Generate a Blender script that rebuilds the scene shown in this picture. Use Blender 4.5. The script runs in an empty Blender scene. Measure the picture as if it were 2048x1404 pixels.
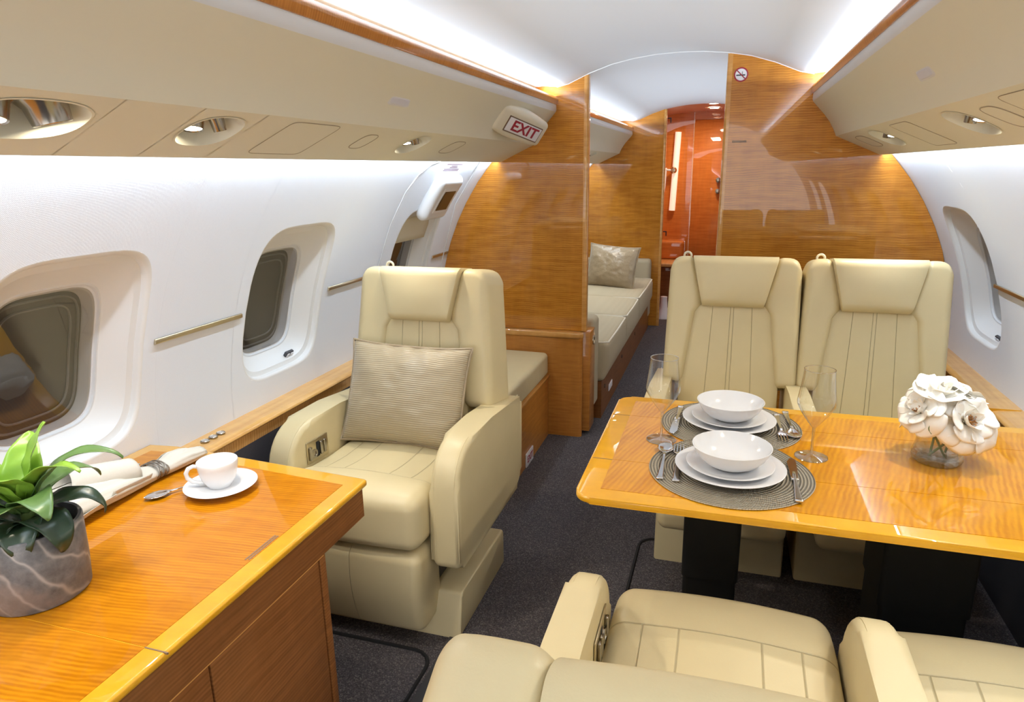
import bpy, bmesh, math, random
from mathutils import Vector, Matrix, noise
random.seed(7)
S = bpy.context.scene
COL = S.collection
PI = math.pi

# ------------------------------------------------------------------ camera
CAMX, CAMZ = 0.245, 1.36
YAW, PITCH, ROLL = 0.30740, 0.26282, -0.01643
FPX = 1350.64
def cam_matrix():
    cy, sy, cp, sp = math.cos(YAW), math.sin(YAW), math.cos(PITCH), math.sin(PITCH)
    f = Vector((-sy*cp, cy*cp, -sp)); r = Vector((cy, sy, 0)); u = r.cross(f)
    c, s = math.cos(ROLL), math.sin(ROLL)
    X = c*r + s*u; Y = -s*r + c*u; Z = -f
    m = Matrix((X, Y, Z)).transposed().to_4x4()
    m.translation = Vector((CAMX, 0, CAMZ))
    return m
cd = bpy.data.cameras.new('camera'); cam = bpy.data.objects.new('camera', cd); COL.objects.link(cam)
cd.sensor_width = 36; cd.lens = FPX/2048*36; cd.clip_start = 0.02
cam.matrix_world = cam_matrix(); S.camera = cam
# ------------------------------------------------------------------ world, exposure
S.view_settings.view_transform = 'Standard'; S.view_settings.look = 'None'
S.view_settings.exposure = 0.12; S.view_settings.gamma = 1; S.view_settings.use_curve_mapping = False
W = bpy.data.worlds.new('world'); S.world = W; W.use_nodes = True
bg = W.node_tree.nodes['Background']; bg.inputs[0].default_value = (0.97, 0.98, 1.0, 1); bg.inputs[1].default_value = 2.9
S.cycles.max_bounces = 8; S.cycles.diffuse_bounces = 5; S.cycles.glossy_bounces = 5
S.cycles.transparent_max_bounces = 16; S.cycles.caustics_reflective = False; S.cycles.caustics_refractive = False
S.cycles.sample_clamp_indirect = 6
S.cycles.use_denoising = True
# ------------------------------------------------------------------ lamps hidden in the coves and valances
COOL = (0.70, 0.84, 1.0); WARM = (1.0, 0.88, 0.70)
def area(name, loc, direction, sx, sy, watt, color, spread=180):
    l = bpy.data.lights.new(name, 'AREA'); l.shape = 'RECTANGLE'; l.size = sx; l.size_y = sy
    l.energy = watt; l.color = color; l.spread = math.radians(spread)
    o = bpy.data.objects.new(name, l); COL.objects.link(o)
    z = -Vector(direction).normalized(); y = Vector((0, 1, 0)); x = y.cross(z).normalized(); y = z.cross(x)
    o.matrix_world = Matrix.Translation(Vector(loc)) @ Matrix((x, y, z)).transposed().to_4x4()
    return o
def spot(name, loc, target, watt, color, ang=70, blend=0.5, rad=0.02):
    l = bpy.data.lights.new(name, 'SPOT'); l.energy = watt; l.color = color
    l.spot_size = math.radians(ang); l.spot_blend = blend; l.shadow_soft_size = rad
    o = bpy.data.objects.new(name, l); COL.objects.link(o); o.location = loc
    o.rotation_euler = (Vector(target)-Vector(loc)).to_track_quat('-Z', 'Y').to_euler()
    return o
YB = 3.28          # bulkhead plane
YR = -2.2          # rear end of what is built
Y2 = 5.95          # second partition
for s in (-1, 1):
    area('cove_lamp', (s*0.612, (YR+YB)/2, 1.684), (-s*0.75, 0, 0.65), 0.014, YB-YR-0.006, 23, COOL)
    area('wash_lamp', (s*0.856, (YR+YB)/2, 1.412), (s*0.50, 0, -1), 0.012, YB-YR-0.006, 16, COOL, 140)
    area('cove_lamp_fore', (s*0.612, (Y2+YB)/2+.02, 1.684), (-s*0.75, 0, 0.65), 0.014, Y2-YB-0.2, 13, COOL)
    area('wash_lamp_fore', (s*0.856, (Y2+YB)/2+.02, 1.412), (s*0.30, 0, -1), 0.012, Y2-YB-0.2, 10, COOL)
area('lavatory_lamp', (-0.05, 6.65, 1.80), (0, 0, -1), 0.12, 0.12, 7, (1.0, 0.72, 0.5))

# ------------------------------------------------------------------ node helpers
class NT:
    def __init__(s, name):
        s.m = bpy.data.materials.new(name); s.m.use_nodes = True; s.t = s.m.node_tree; s.t.nodes.clear()
        s.out = s.t.nodes.new('ShaderNodeOutputMaterial')
    def n(s, typ, **kw):
        nd = s.t.nodes.new(typ)
        for k, v in kw.items(): setattr(nd, k, v)
        return nd
    def set(s, nd, key, v):
        i = nd.inputs[key]
        if hasattr(v, 'is_linked') or isinstance(v, bpy.types.NodeSocket): s.t.links.new(v, i)
        else: i.default_value = v
    def math(s, op, a, b=0.0, c=None, clamp=False):
        nd = s.n('ShaderNodeMath', operation=op, use_clamp=clamp)
        s.set(nd, 0, a); s.set(nd, 1, b)
        if c is not None: s.set(nd, 2, c)
        return nd.outputs[0]
    def mix(s, f, a, b):
        nd = s.n('ShaderNodeMix', data_type='RGBA')
        s.set(nd, 0, f); s.set(nd, 6, a); s.set(nd, 7, b)
        return nd.outputs[2]
    def obj_xyz(s):
        c = s.n('ShaderNodeTexCoord').outputs['Object']
        sp = s.n('ShaderNodeSeparateXYZ'); s.set(sp, 0, c)
        return c, sp.outputs[0], sp.outputs[1], sp.outputs[2]
    def comb(s, x, y, z):
        nd = s.n('ShaderNodeCombineXYZ'); s.set(nd, 0, x); s.set(nd, 1, y); s.set(nd, 2, z); return nd.outputs[0]
    def noise(s, vec, scale, detail=2.0, rough=.5):
        nd = s.n('ShaderNodeTexNoise'); s.set(nd, 'Vector', vec); s.set(nd, 'Scale', scale)
        s.set(nd, 'Detail', detail); s.set(nd, 'Roughness', rough); return nd.outputs[0]
    def ramp(s, f, stops):
        nd = s.n('ShaderNodeValToRGB'); s.set(nd, 0, f); el = nd.color_ramp.elements
        while len(el) < len(stops): el.new(0.5)
        for e, (p, c) in zip(el, stops): e.position = p; e.color = (*c, 1)
        return nd.outputs[0]
    def bump(s, h, dist, strength=1.0, normal=None):
        nd = s.n('ShaderNodeBump'); s.set(nd, 'Height', h); s.set(nd, 'Distance', dist); s.set(nd, 'Strength', strength)
        if normal is not None: s.set(nd, 'Normal', normal)
        return nd.outputs[0]
    def pbr(s, color, rough=.5, metal=0.0, normal=None, coat=0.0, coat_rough=.03, spec=.5, emis=None, estr=0.0, sheen=0.0):
        p = s.n('ShaderNodeBsdfPrincipled')
        s.set(p, 'Base Color', color if not isinstance(color, tuple) else (*color, 1) if len(color) == 3 else color)
        s.set(p, 'Roughness', rough); s.set(p, 'Metallic', metal); s.set(p, 'Specular IOR Level', spec)
        s.set(p, 'Coat Weight', coat); s.set(p, 'Coat Roughness', coat_rough); s.set(p, 'Sheen Weight', sheen)
        if normal is not None: s.set(p, 'Normal', normal)
        if emis: s.set(p, 'Emission Color', (*emis, 1)); s.set(p, 'Emission Strength', estr)
        s.t.links.new(p.outputs[0], s.out.inputs[0]); return s.m
def plain(name, c, rough=.5, metal=0.0, coat=0.0, spec=.5, emis=None, estr=0.0):
    return NT(name).pbr(c, rough, metal, None, coat, .03, spec, emis, estr)

def leather(name, c, xl=(), yl=(), zl=(), w=.0022, xk=0.0, ylim=None, zlim=None, k0=0.0, dk=.5):
    """soft grained leather; xl / yl / zl are seam lines across the part's own axes"""
    t = NT(name); v, x, y, z = t.obj_xyz()
    g = t.noise(v, 420, 2); big = t.noise(v, 9, 2)
    lines = None
    def add(cur, coord, c0, mask=None):
        d = t.math('ABSOLUTE', t.math('SUBTRACT', coord, c0))
        m = t.math('SUBTRACT', 1.0, t.math('DIVIDE', d, w), clamp=True)
        if mask is not None: m = t.math('MULTIPLY', m, mask)
        return m if cur is None else t.math('MAXIMUM', cur, m)
    xs = x
    if xk: xs = t.math('MULTIPLY', x, t.math('MULTIPLY_ADD', t.math('SUBTRACT', z, k0), xk, 1.0))
    mask = None
    if ylim is not None: mask = t.math('GREATER_THAN', y, ylim)
    if zlim is not None: mask = t.math('LESS_THAN', z, zlim)
    for q in xl: lines = add(lines, xs, q, mask)
    for q in yl: lines = add(lines, y, q)
    for q in zl: lines = add(lines, z, q)
    col = t.mix(big, (*[q*.94 for q in c], 1), (*[min(1, q*1.05) for q in c], 1))
    h = t.math('MULTIPLY', g, .25)
    h = t.math('MULTIPLY_ADD', big, 3.0, h)
    if lines is not None:
        col = t.mix(t.math('MULTIPLY', lines, dk), col, (*[q*.42 for q in c], 1))
        h = t.math('SUBTRACT', h, t.math('MULTIPLY', lines, 4.0))
    return t.pbr(col, .42, normal=t.bump(h, .0006, .8), spec=.45)

def wood(name, dark, light, fast='z', slow=('x',), freq=150, slowf=7, coat=1.0, wob=.012, stripe=0.0, samp=.5, seams=(), seam_axis='y', rot=0.0, contrast=1.0, rough=.3):
    """lacquered figured veneer: fine wavy stripes that change quickly along one axis"""
    t = NT(name); v, x, y, z = t.obj_xyz()
    if rot:
        mp = t.n('ShaderNodeMapping'); t.set(mp, 'Vector', v); mp.inputs['Rotation'].default_value = (0, 0, rot)
        sp = t.n('ShaderNodeSeparateXYZ'); t.set(sp, 0, mp.outputs[0]); xx, yy, zz = sp.outputs
    else: xx, yy, zz = x, y, z
    ax = dict(x=xx, y=yy, z=zz)
    wv = t.noise(v, 7, 2)
    f = t.math('MULTIPLY_ADD', wv, wob, ax[fast])
    comp = {}
    for a in 'xyz': comp[a] = t.math('MULTIPLY', f if a == fast else ax[a], freq if a == fast else slowf)
    n1 = t.noise(t.comb(comp['x'], comp['y'], comp['z']), 1.0, 3, .55)
    comp2 = {a: t.math('MULTIPLY', ax[a], 4.0 if a == fast else 26.0) for a in 'xyz'}
    n2 = t.noise(t.comb(comp2['x'], comp2['y'], comp2['z']), 1.0, 3, .6)
    if stripe:
        ph = t.math('MULTIPLY_ADD', t.noise(v, 5, 2), 16.0, t.math('MULTIPLY', t.noise(v, 22, 2), 5.0))
        sn = t.math('SINE', t.math('ADD', t.math('MULTIPLY', ax[fast], stripe), ph))
        md = t.math('MULTIPLY', t.math('SUBTRACT', t.noise(v, 10, 2), .25), 1.6, clamp=True)
        n1 = t.math('ADD', t.math('MULTIPLY_ADD', t.math('SUBTRACT', n1, .5), .8, .5), t.math('MULTIPLY', t.math('MULTIPLY', sn, md), .16*samp*2))
    mid = tuple((a+b)/2 for a, b in zip(dark, light))
    c1 = t.ramp(n1, [(.5-.17/contrast, dark), (.5, mid), (.5+.17/contrast, light)])
    c2 = t.ramp(n2, [(.3, tuple(q*.8 for q in mid)), (.7, tuple(min(1, q*1.12) for q in mid))])
    col = t.mix(.38, c1, c2)
    for q in seams:
        d = t.math('ABSOLUTE', t.math('SUBTRACT', ax[seam_axis], q))
        m = t.math('SUBTRACT', 1.0, t.math('DIVIDE', d, .0016), clamp=True)
        col = t.mix(m, col, (*[q2*.3 for q2 in dark], 1))
    return t.pbr(col, rough, coat=coat, coat_rough=.015, spec=.08)

def weave(name, c, scale, rough=.9, dist=.0006, var=.06):
    t = NT(name); v, x, y, z = t.obj_xyz()
    a = t.math('SINE', t.math('MULTIPLY', t.math('ADD', y, z), scale)); b = t.math('SINE', t.math('MULTIPLY', t.math('SUBTRACT', y, z), scale))
    h = t.math('MULTIPLY', a, b); n = t.noise(v, 260, 2)
    h2 = t.math('MULTIPLY_ADD', n, 1.2, h)
    col = t.mix(t.math('MULTIPLY_ADD', h, .5, .5, clamp=True), (*[q*(1-var) for q in c], 1), (*c, 1))
    return t.pbr(col, rough, normal=t.bump(h2, dist, .7), spec=.2)

def glass(name, tint=(1, 1, 1), base=.04, edge=.7, power=4.0):
    t = NT(name)
    tr = t.n('ShaderNodeBsdfTransparent'); tr.inputs[0].default_value = (*tint, 1)
    gl = t.n('ShaderNodeBsdfGlossy'); gl.inputs['Roughness'].default_value = .01
    lw = t.n('ShaderNodeLayerWeight'); lw.inputs[0].default_value = .5
    f = t.math('MULTIPLY_ADD', t.math('POWER', lw.outputs['Facing'], power), edge, base, clamp=True)
    mx = t.n('ShaderNodeMixShader'); t.set(mx, 0, f); t.t.links.new(tr.outputs[0], mx.inputs[1]); t.t.links.new(gl.outputs[0], mx.inputs[2])
    t.t.links.new(mx.outputs[0], t.out.inputs[0]); return t.m

# ------------------------------------------------------------------ materials
LC = (.615, .518, .300)
M = {}
M['leather'] = leather('leather', LC)
M['wall'] = weave('wall_fabric', (.80, .82, .86), 2600, dist=.00025, var=.05)
M['reveal'] = plain('window_reveal', (.72, .71, .69), .45)
M['ceiling'] = plain('ceiling_white', (.76, .78, .81), .8)
M['valance'] = plain('valance_vinyl', (.71, .68, .55), .6, spec=.3)
M['valance_band'] = plain('valance_band', (.66, .66, .66), .6)
WD, WL = (.34, .108, .010), (.64, .265, .030)
M['bulk'] = wood('bulkhead_veneer', WD, WL, 'z', freq=60, slowf=7, stripe=620, samp=.65)
M['trimwood'] = wood('edge_veneer', (.52, .23, .05), (.70, .36, .10), 'z', freq=60, slowf=5)
M['strip'] = wood('strip_veneer', (.40, .15, .035), (.60, .26, .07), 'y', freq=120, slowf=8, stripe=700)
M['ledge'] = wood('ledge_veneer', (.58, .29, .08), (.76, .45, .15), 'x', freq=50, slowf=3, seams=())
M['ledgefront'] = wood('ledge_front_veneer', (.42, .19, .05), (.66, .36, .12), 'y', freq=150, slowf=10, stripe=600, samp=.8)
M['table'] = wood('table_veneer', (.44, .15, .002), (.69, .315, .006), 'x', coat=.75, freq=60, slowf=6, rot=.25, stripe=560, samp=.7)
M['band'] = wood('table_band', (.66, .31, .010), (.76, .39, .020), 'x', freq=20, slowf=12, contrast=.6)
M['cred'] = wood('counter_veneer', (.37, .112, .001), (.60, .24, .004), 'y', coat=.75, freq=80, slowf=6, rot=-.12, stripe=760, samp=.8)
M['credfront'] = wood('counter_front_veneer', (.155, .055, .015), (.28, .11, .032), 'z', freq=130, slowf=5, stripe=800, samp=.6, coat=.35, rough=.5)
M['cab'] = wood('cabinet_veneer', (.36, .13, .022), (.56, .23, .045), 'z', freq=90, slowf=9, stripe=760, coat=.6)
M['lav'] = wood('lavatory_veneer', (.52, .15, .028), (.68, .24, .05), 'z', freq=60, slowf=6)
M['lavceil'] = plain('lavatory_ceiling', (.74, .46, .34), .35)
M['gold'] = plain('brushed_gold', (.62, .54, .38), .3, 1.0)
M['chrome'] = plain('chrome', (.82, .82, .84), .08, 1.0)
M['nickel'] = plain('dark_nickel', (.36, .33, .28), .22, 1.0)
M['steel'] = plain('cutlery_steel', (.75, .74, .73), .12, 1.0)
M['china'] = plain('white_china', (.74, .75, .77), .15, spec=.6)
M['black'] = plain('black_gap', (.006, .006, .007), .8)
M['darkpane'] = plain('dark_shade', (.068, .062, .062), .6)
M['seamtan'] = plain('seam_tan', (.30, .25, .17), .7)
M['sealgrey'] = plain('seal_grey', (.17, .16, .16), .4)
M['whiteplastic'] = plain('white_plastic', (.80, .80, .80), .4)
M['cream'] = plain('cream_plastic', (.70, .64, .50), .45)
M['speaker'] = plain('speaker_grille', (.62, .62, .68), .6)
M['legdark'] = plain('table_leg_black', (.010, .010, .010), .6, spec=.25)
M['glass'] = glass('clear_glass', (.965, .97, .965), .05, .95, 2.6)
M['glass2'] = glass('thick_glass', (.96, .97, .96), .06, .9, 1.8)
M['glass3'] = glass('stem_glass', (.97, .98, .97), .22, .9, 1.6)
M['pane'] = glass('window_pane', (.72, .69, .66), .10, .6, 4)
M['lampglow'] = plain('lamp_lens', (.9, .85, .7), .4, emis=(1, .90, .70), estr=30)
M['tubereflect'] = plain('tube_reflection_glow', (.9, .8, .7), .4, emis=(1, .74, .56), estr=.62)  # emission imitates the reflection of a light tube
M['red'] = plain('sign_red', (.33, .012, .03), .5)
M['signwhite'] = plain('sign_white', (.74, .72, .74), .5)
M['signblack'] = plain('sign_black', (.02, .02, .025), .5)
M['darkgrey'] = plain('dark_grey', (.05, .05, .055), .5)
M['placard'] = plain('placard_grey', (.22, .14, .09), .4, .3)
M['soil'] = plain('soil', (.03, .022, .015), .95)
M['napkin'] = weave('napkin_linen', (.62, .59, .52), 3000, dist=.0002)
M['sofa'] = weave('sofa_fabric', (.50, .42, .28), 1800, dist=.0005)
M['piping'] = plain('pale_piping', (.74, .68, .54), .8)
M['petal'] = plain('rose_petal', (.90, .87, .79), .6, spec=.3)
M['stamen'] = plain('rose_stamen', (.42, .17, .03), .7)
M['pollen'] = plain('rose_pollen', (.60, .42, .05), .7)
M['stem'] = plain('green_stem', (.10, .16, .04), .5)
M['dado'] = weave('dado_carpet', (.075, .070, .078), 900, dist=.001, var=.4)

def carpet():
    t = NT('carpet'); v, x, y, z = t.obj_xyz()
    vo = t.n('ShaderNodeTexVoronoi'); t.set(vo, 'Vector', v); t.set(vo, 'Scale', 330.0)
    sp = t.n('ShaderNodeSeparateXYZ'); t.set(sp, 0, vo.outputs['Color'])
    c = t.ramp(sp.outputs[0], [(.0, (.056, .049, .053)), (.55, (.105, .093, .098)), (.86, (.155, .138, .136)), (.97, (.25, .226, .205))])
    big = t.noise(v, 5, 3)
    col = t.mix(t.math('MULTIPLY', big, .5), c, (.073, .065, .071, 1))
    return t.pbr(col, .95, normal=t.bump(vo.outputs['Distance'], .003, .8), spec=.1)
M['carpet'] = carpet()
def satin():
    t = NT('ribbed_satin'); v, x, y, z = t.obj_xyz()
    w = t.math('SINE', t.math('MULTIPLY', t.math('MULTIPLY_ADD', t.noise(v, 14, 2), .006, z), 930.0))
    n = t.noise(v, 12, 3)
    col = t.mix(t.math('MULTIPLY_ADD', w, .35, .5, clamp=True), (.33, .265, .165, 1), (.45, .37, .24, 1))
    col = t.mix(t.math('MULTIPLY', n, .25), col, (.36, .29, .18, 1))
    return t.pbr(col, .38, normal=t.bump(t.math('MULTIPLY_ADD', n, 9, w), .0007, .6), spec=.5, sheen=.3)
M['satin'] = satin()
def satin2():
    t = NT('plain_satin'); v, x, y, z = t.obj_xyz(); n = t.noise(v, 16, 3)
    return t.pbr(t.mix(n, (.27, .20, .115, 1), (.37, .285, .17, 1)), .33, normal=t.bump(n, .02, .5), spec=.55, sheen=.3)
M['satin2'] = satin2()
def marble():
    t = NT('grey_marble'); v, x, y, z = t.obj_xyz()
    wv = t.n('ShaderNodeTexWave', wave_type='BANDS', bands_direction='DIAGONAL'); t.set(wv, 'Vector', v); t.set(wv, 'Scale', 10.0); t.set(wv, 'Distortion', 6.0); t.set(wv, 'Detail', 3.0)
    vein = t.math('POWER', wv.outputs['Fac'], 22.0)
    n = t.noise(v, 38, 6, .65)
    base = t.ramp(n, [(.3, (.075, .080, .084)), (.6, (.155, .16, .165)), (.8, (.26, .26, .255))])
    n2 = t.noise(v, 9, 3)
    patch = t.ramp(n2, [(.56, (0, 0, 0)), (.62, (1, 1, 1))])
    col = t.mix(t.math('MULTIPLY', vein, .55), base, (.46, .44, .41, 1))
    col = t.mix(t.math('MULTIPLY', patch, .35), col, (.30, .23, .19, 1))
    return t.pbr(col, .4, spec=.4)
M['marble'] = marble()
def leafmat(name, c1, c2):
    t = NT(name); v, x, y, z = t.obj_xyz(); n = t.noise(v, 40, 3)
    return t.pbr(t.mix(n, (*c1, 1), (*c2, 1)), .32, spec=.5)
M['leaf'] = leafmat('leaf_green', (.06, .13, .03), (.12, .21, .06))
M['leaflight'] = leafmat('leaf_lime', (.15, .30, .025), (.26, .42, .05))
M['leafdark'] = leafmat('leaf_dark', (.012, .03, .016), (.03, .06, .03))
def matmat():
    t = NT('woven_placemat'); v, x, y, z = t.obj_xyz()
    r = t.math('SQRT', t.math('ADD', t.math('MULTIPLY', x, x), t.math('MULTIPLY', y, y)))
    th = t.math('ARCTAN2', y, x)
    ring = t.math('SINE', t.math('MULTIPLY', r, 900.0))
    tw = t.math('SINE', t.math('ADD', t.math('MULTIPLY', th, 190.0), t.math('MULTIPLY', r, 900.0)))
    n = t.noise(t.comb(t.math('MULTIPLY', r, 140.0), t.math('MULTIPLY', th, 2.0), 0.0), 1.0, 2)
    f = t.math('MULTIPLY_ADD', tw, .12, t.math('MULTIPLY_ADD', ring, .40, .5), clamp=True)
    col = t.mix(f, (.085, .07, .05, 1), (.62, .54, .40, 1))
    col = t.mix(t.math('MULTIPLY', n, .4), col, (.30, .275, .22, 1))
    return t.pbr(col, .45, normal=t.bump(t.math('MULTIPLY_ADD', tw, .5, ring), .0018, 1.0))
M['mat'] = matmat()

# ------------------------------------------------------------------ mesh helpers
def finish(bm, smooth=35):
    bmesh.ops.recalc_face_normals(bm, faces=bm.faces[:])
    me = bpy.data.meshes.new('mesh'); bm.to_mesh(me); bm.free()
    for p in me.polygons: p.use_smooth = True
    if smooth < 180: me.set_sharp_from_angle(angle=math.radians(smooth))
    return me
def obj(name, bm, mat, parent=None, smooth=40, label=None, loc=None, kind=None):
    me = finish(bm, smooth); me.name = name
    me.materials.append(M[mat] if isinstance(mat, str) else mat)
    o = bpy.data.objects.new(name, me); COL.objects.link(o)
    if parent is not None: o.parent = parent
    if loc is not None: o.location = loc
    if label: o['label'] = label
    if kind: o['kind'] = kind
    return o
def tag(o, label, cat, group=None):
    o['label'] = label; o['category'] = cat
    if group: o['group'] = group
    return o
def thing(name, label, cat, loc=(0, 0, 0), rz=0.0, group=None, rot=None):
    o = bpy.data.objects.new(name, None); COL.objects.link(o); o.location = loc
    o.rotation_euler = rot if rot else (0, 0, rz); o.empty_display_size = .05
    return tag(o, label, cat, group)
def struct(name, bm, mat, parent=None, smooth=40):
    o = obj(name, bm, mat, parent, smooth); o['kind'] = 'structure'; return o
def copy_tree(o, label, loc=None, rz=None):
    def rec(src, par):
        c = src.copy(); COL.objects.link(c)
        if par is not None: c.parent = par
        for ch in list(src.children): rec(ch, c)
        return c
    c = rec(o, None); c['label'] = label
    if loc is not None: c.location = loc
    if rz is not None: c.rotation_euler = (0, 0, rz)
    return c
NB = bmesh.new
def grid(bm, f, nu, nv, closeu=False, closev=False):
    V = [[bm.verts.new(f(i/(nu if closeu else nu-1), j/(nv if closev else nv-1))) for j in range(nv)] for i in range(nu)]
    for i in range(nu if closeu else nu-1):
        for j in range(nv if closev else nv-1):
            a, b, c, d = V[i][j], V[(i+1) % nu][j], V[(i+1) % nu][(j+1) % nv], V[i][(j+1) % nv]
            try: bm.faces.new((a, b, c, d))
            except ValueError: pass
    return V
def rbox(bm, lo, hi, r, f=None, n=(4, 4, 4), seg=4):
    lo, hi = Vector(lo), Vector(hi); c = (lo+hi)/2; h = (hi-lo)/2
    r = min(r, h.x*.98, h.y*.98, h.z*.98)
    cs = []
    for a in range(3):
        e = h[a]-r; k = n[a]
        arr = [-e - r*math.tan(PI/4*q/seg) for q in range(seg, 0, -1)] + [-e+2*e*q/k for q in range(k+1)] + [e + r*math.tan(PI/4*q/seg) for q in range(1, seg+1)]
        cs.append(arr)
    cache = {}
    def vert(p):
        key = tuple(round(q, 6) for q in p)
        if key in cache: return cache[key]
        q = Vector([max(-(h[a]-r), min(h[a]-r, p[a])) for a in range(3)]); d = Vector(p)-q
        P = q + d.normalized()*r if d.length > 1e-9 else q
        P = P + c
        if f: P = Vector(f(P.x, P.y, P.z))
        cache[key] = bm.verts.new(P); return cache[key]
    for a in range(3):
        b, d = (a+1) % 3, (a+2) % 3
        for s in (-1, 1):
            for i in range(len(cs[b])-1):
                for j in range(len(cs[d])-1):
                    q = []
                    for (ii, jj) in ((i, j), (i+1, j), (i+1, j+1), (i, j+1)):
                        p = [0, 0, 0]; p[a] = s*h[a]; p[b] = cs[b][ii]; p[d] = cs[d][jj]; q.append(vert(p))
                    q = q if s > 0 else q[::-1]
                    try: bm.faces.new(q)
                    except ValueError: pass
def box(bm, lo, hi, bev=0.0, seg=2):
    r = bmesh.ops.create_cube(bm, size=1); vs = r['verts']
    for v in vs: v.co = Vector([(lo[a]+hi[a])/2 + v.co[a]*(hi[a]-lo[a]) for a in range(3)])
    if bev:
        es = list({e for v in vs for e in v.link_edges})
        bmesh.ops.bevel(bm, geom=es, offset=bev, segments=seg, affect='EDGES', profile=.5)
def fillet(pts, seg=6):
    """pts: (a, b, r) corners -> list of (a, b) with rounded corners"""
    out = []; n = len(pts)
    for i in range(n):
        p0, p1, p2 = Vector(pts[i-1][:2]), Vector(pts[i][:2]), Vector(pts[(i+1) % n][:2]); r = pts[i][2]
        if r <= 0: out.append(p1); continue
        u, w = (p0-p1).normalized(), (p2-p1).normalized()
        ang = u.angle(w); L = min(r/math.tan(ang/2), (p0-p1).length*.49, (p2-p1).length*.49); rr = L*math.tan(ang/2)
        c = p1 + (u+w).normalized()*(rr/math.sin(ang/2))
        a0 = p1+u*L-c; a1 = p1+w*L-c
        t0 = math.atan2(a0.y, a0.x); t1 = math.atan2(a1.y, a1.x); d = (t1-t0+PI) % (2*PI)-PI
        for k in range(seg+1): out.append(c+Vector((math.cos(t0+d*k/seg), math.sin(t0+d*k/seg)))*rr)
    return out
AX = {'x': lambda t, a, b: (t, a, b), 'y': lambda t, a, b: (a, t, b), 'z': lambda t, a, b: (a, b, t)}
def prism(bm, prof, axis, t0, t1, bev=0.0, seg=2, ang=30):
    m = AX[axis]; n0 = set(bm.verts)
    A = [bm.verts.new(m(t0, p[0], p[1])) for p in prof]; B = [bm.verts.new(m(t1, p[0], p[1])) for p in prof]
    bm.faces.new(A); bm.faces.new(B[::-1]); n = len(prof)
    for i in range(n): bm.faces.new((A[i], B[i], B[(i+1) % n], A[(i+1) % n]))
    if bev:
        es = [e for e in bm.edges if e.verts[0] not in n0 and ((e.verts[0] in A and e.verts[1] in A) or (e.verts[0] in B and e.verts[1] in B))]
        bmesh.ops.bevel(bm, geom=es, offset=bev, segments=seg, affect='EDGES', profile=.5)
def lathe(bm, prof, n=40, c=(0, 0, 0), axis=None):
    c = Vector(c); rot = axis
    rings = []
    for (r, z) in prof:
        if r < 1e-6:
            p = Vector((0, 0, z)); p = rot @ p if rot else p; rings.append([bm.verts.new(p+c)])
        else:
            ring = []
            for k in range(n):
                p = Vector((r*math.cos(2*PI*k/n), r*math.sin(2*PI*k/n), z)); p = rot @ p if rot else p; ring.append(bm.verts.new(p+c))
            rings.append(ring)
    for A, B in zip(rings, rings[1:]):
        if len(A) == 1 and len(B) == 1: continue
        for k in range(n):
            if len(A) == 1: bm.faces.new((A[0], B[k], B[(k+1) % n]))
            elif len(B) == 1: bm.faces.new((A[k], A[(k+1) % n], B[0]))
            else: bm.faces.new((A[k], A[(k+1) % n], B[(k+1) % n], B[k]))
def tube(bm, pts, r, n=8, closed=False, cap=True):
    pts = [Vector(p) for p in pts]; R = r if isinstance(r, (list, tuple)) else [r]*len(pts); rings = []; N = len(pts); up = None
    for i, p in enumerate(pts):
        if closed: t = (pts[(i+1) % N]-pts[i-1]).normalized()
        else: t = (pts[min(i+1, N-1)]-pts[max(i-1, 0)]).normalized()
        if up is None: up = Vector((0, 0, 1)) if abs(t.z) < .9 else Vector((1, 0, 0))
        x = t.cross(up)
        if x.length < 1e-6: x = t.cross(Vector((1, 0.3, 0)))
        x.normalize(); y = x.cross(t).normalized(); up = y
        rings.append([bm.verts.new(p+(x*math.cos(2*PI*k/n)+y*math.sin(2*PI*k/n))*R[i]) for k in range(n)])
    rr = list(zip(rings, rings[1:])) + ([(rings[-1], rings[0])] if closed else [])
    for A, B in rr:
        for k in range(n): bm.faces.new((A[k], A[(k+1) % n], B[(k+1) % n], B[k]))
    if cap and not closed:
        bm.faces.new(rings[0][::-1]); bm.faces.new(rings[-1])
def superell(hu, hv, p, th):
    c, s = math.cos(th), math.sin(th)
    return hu*math.copysign(abs(c)**(2/p), c), hv*math.copysign(abs(s)**(2/p), s)
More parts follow.
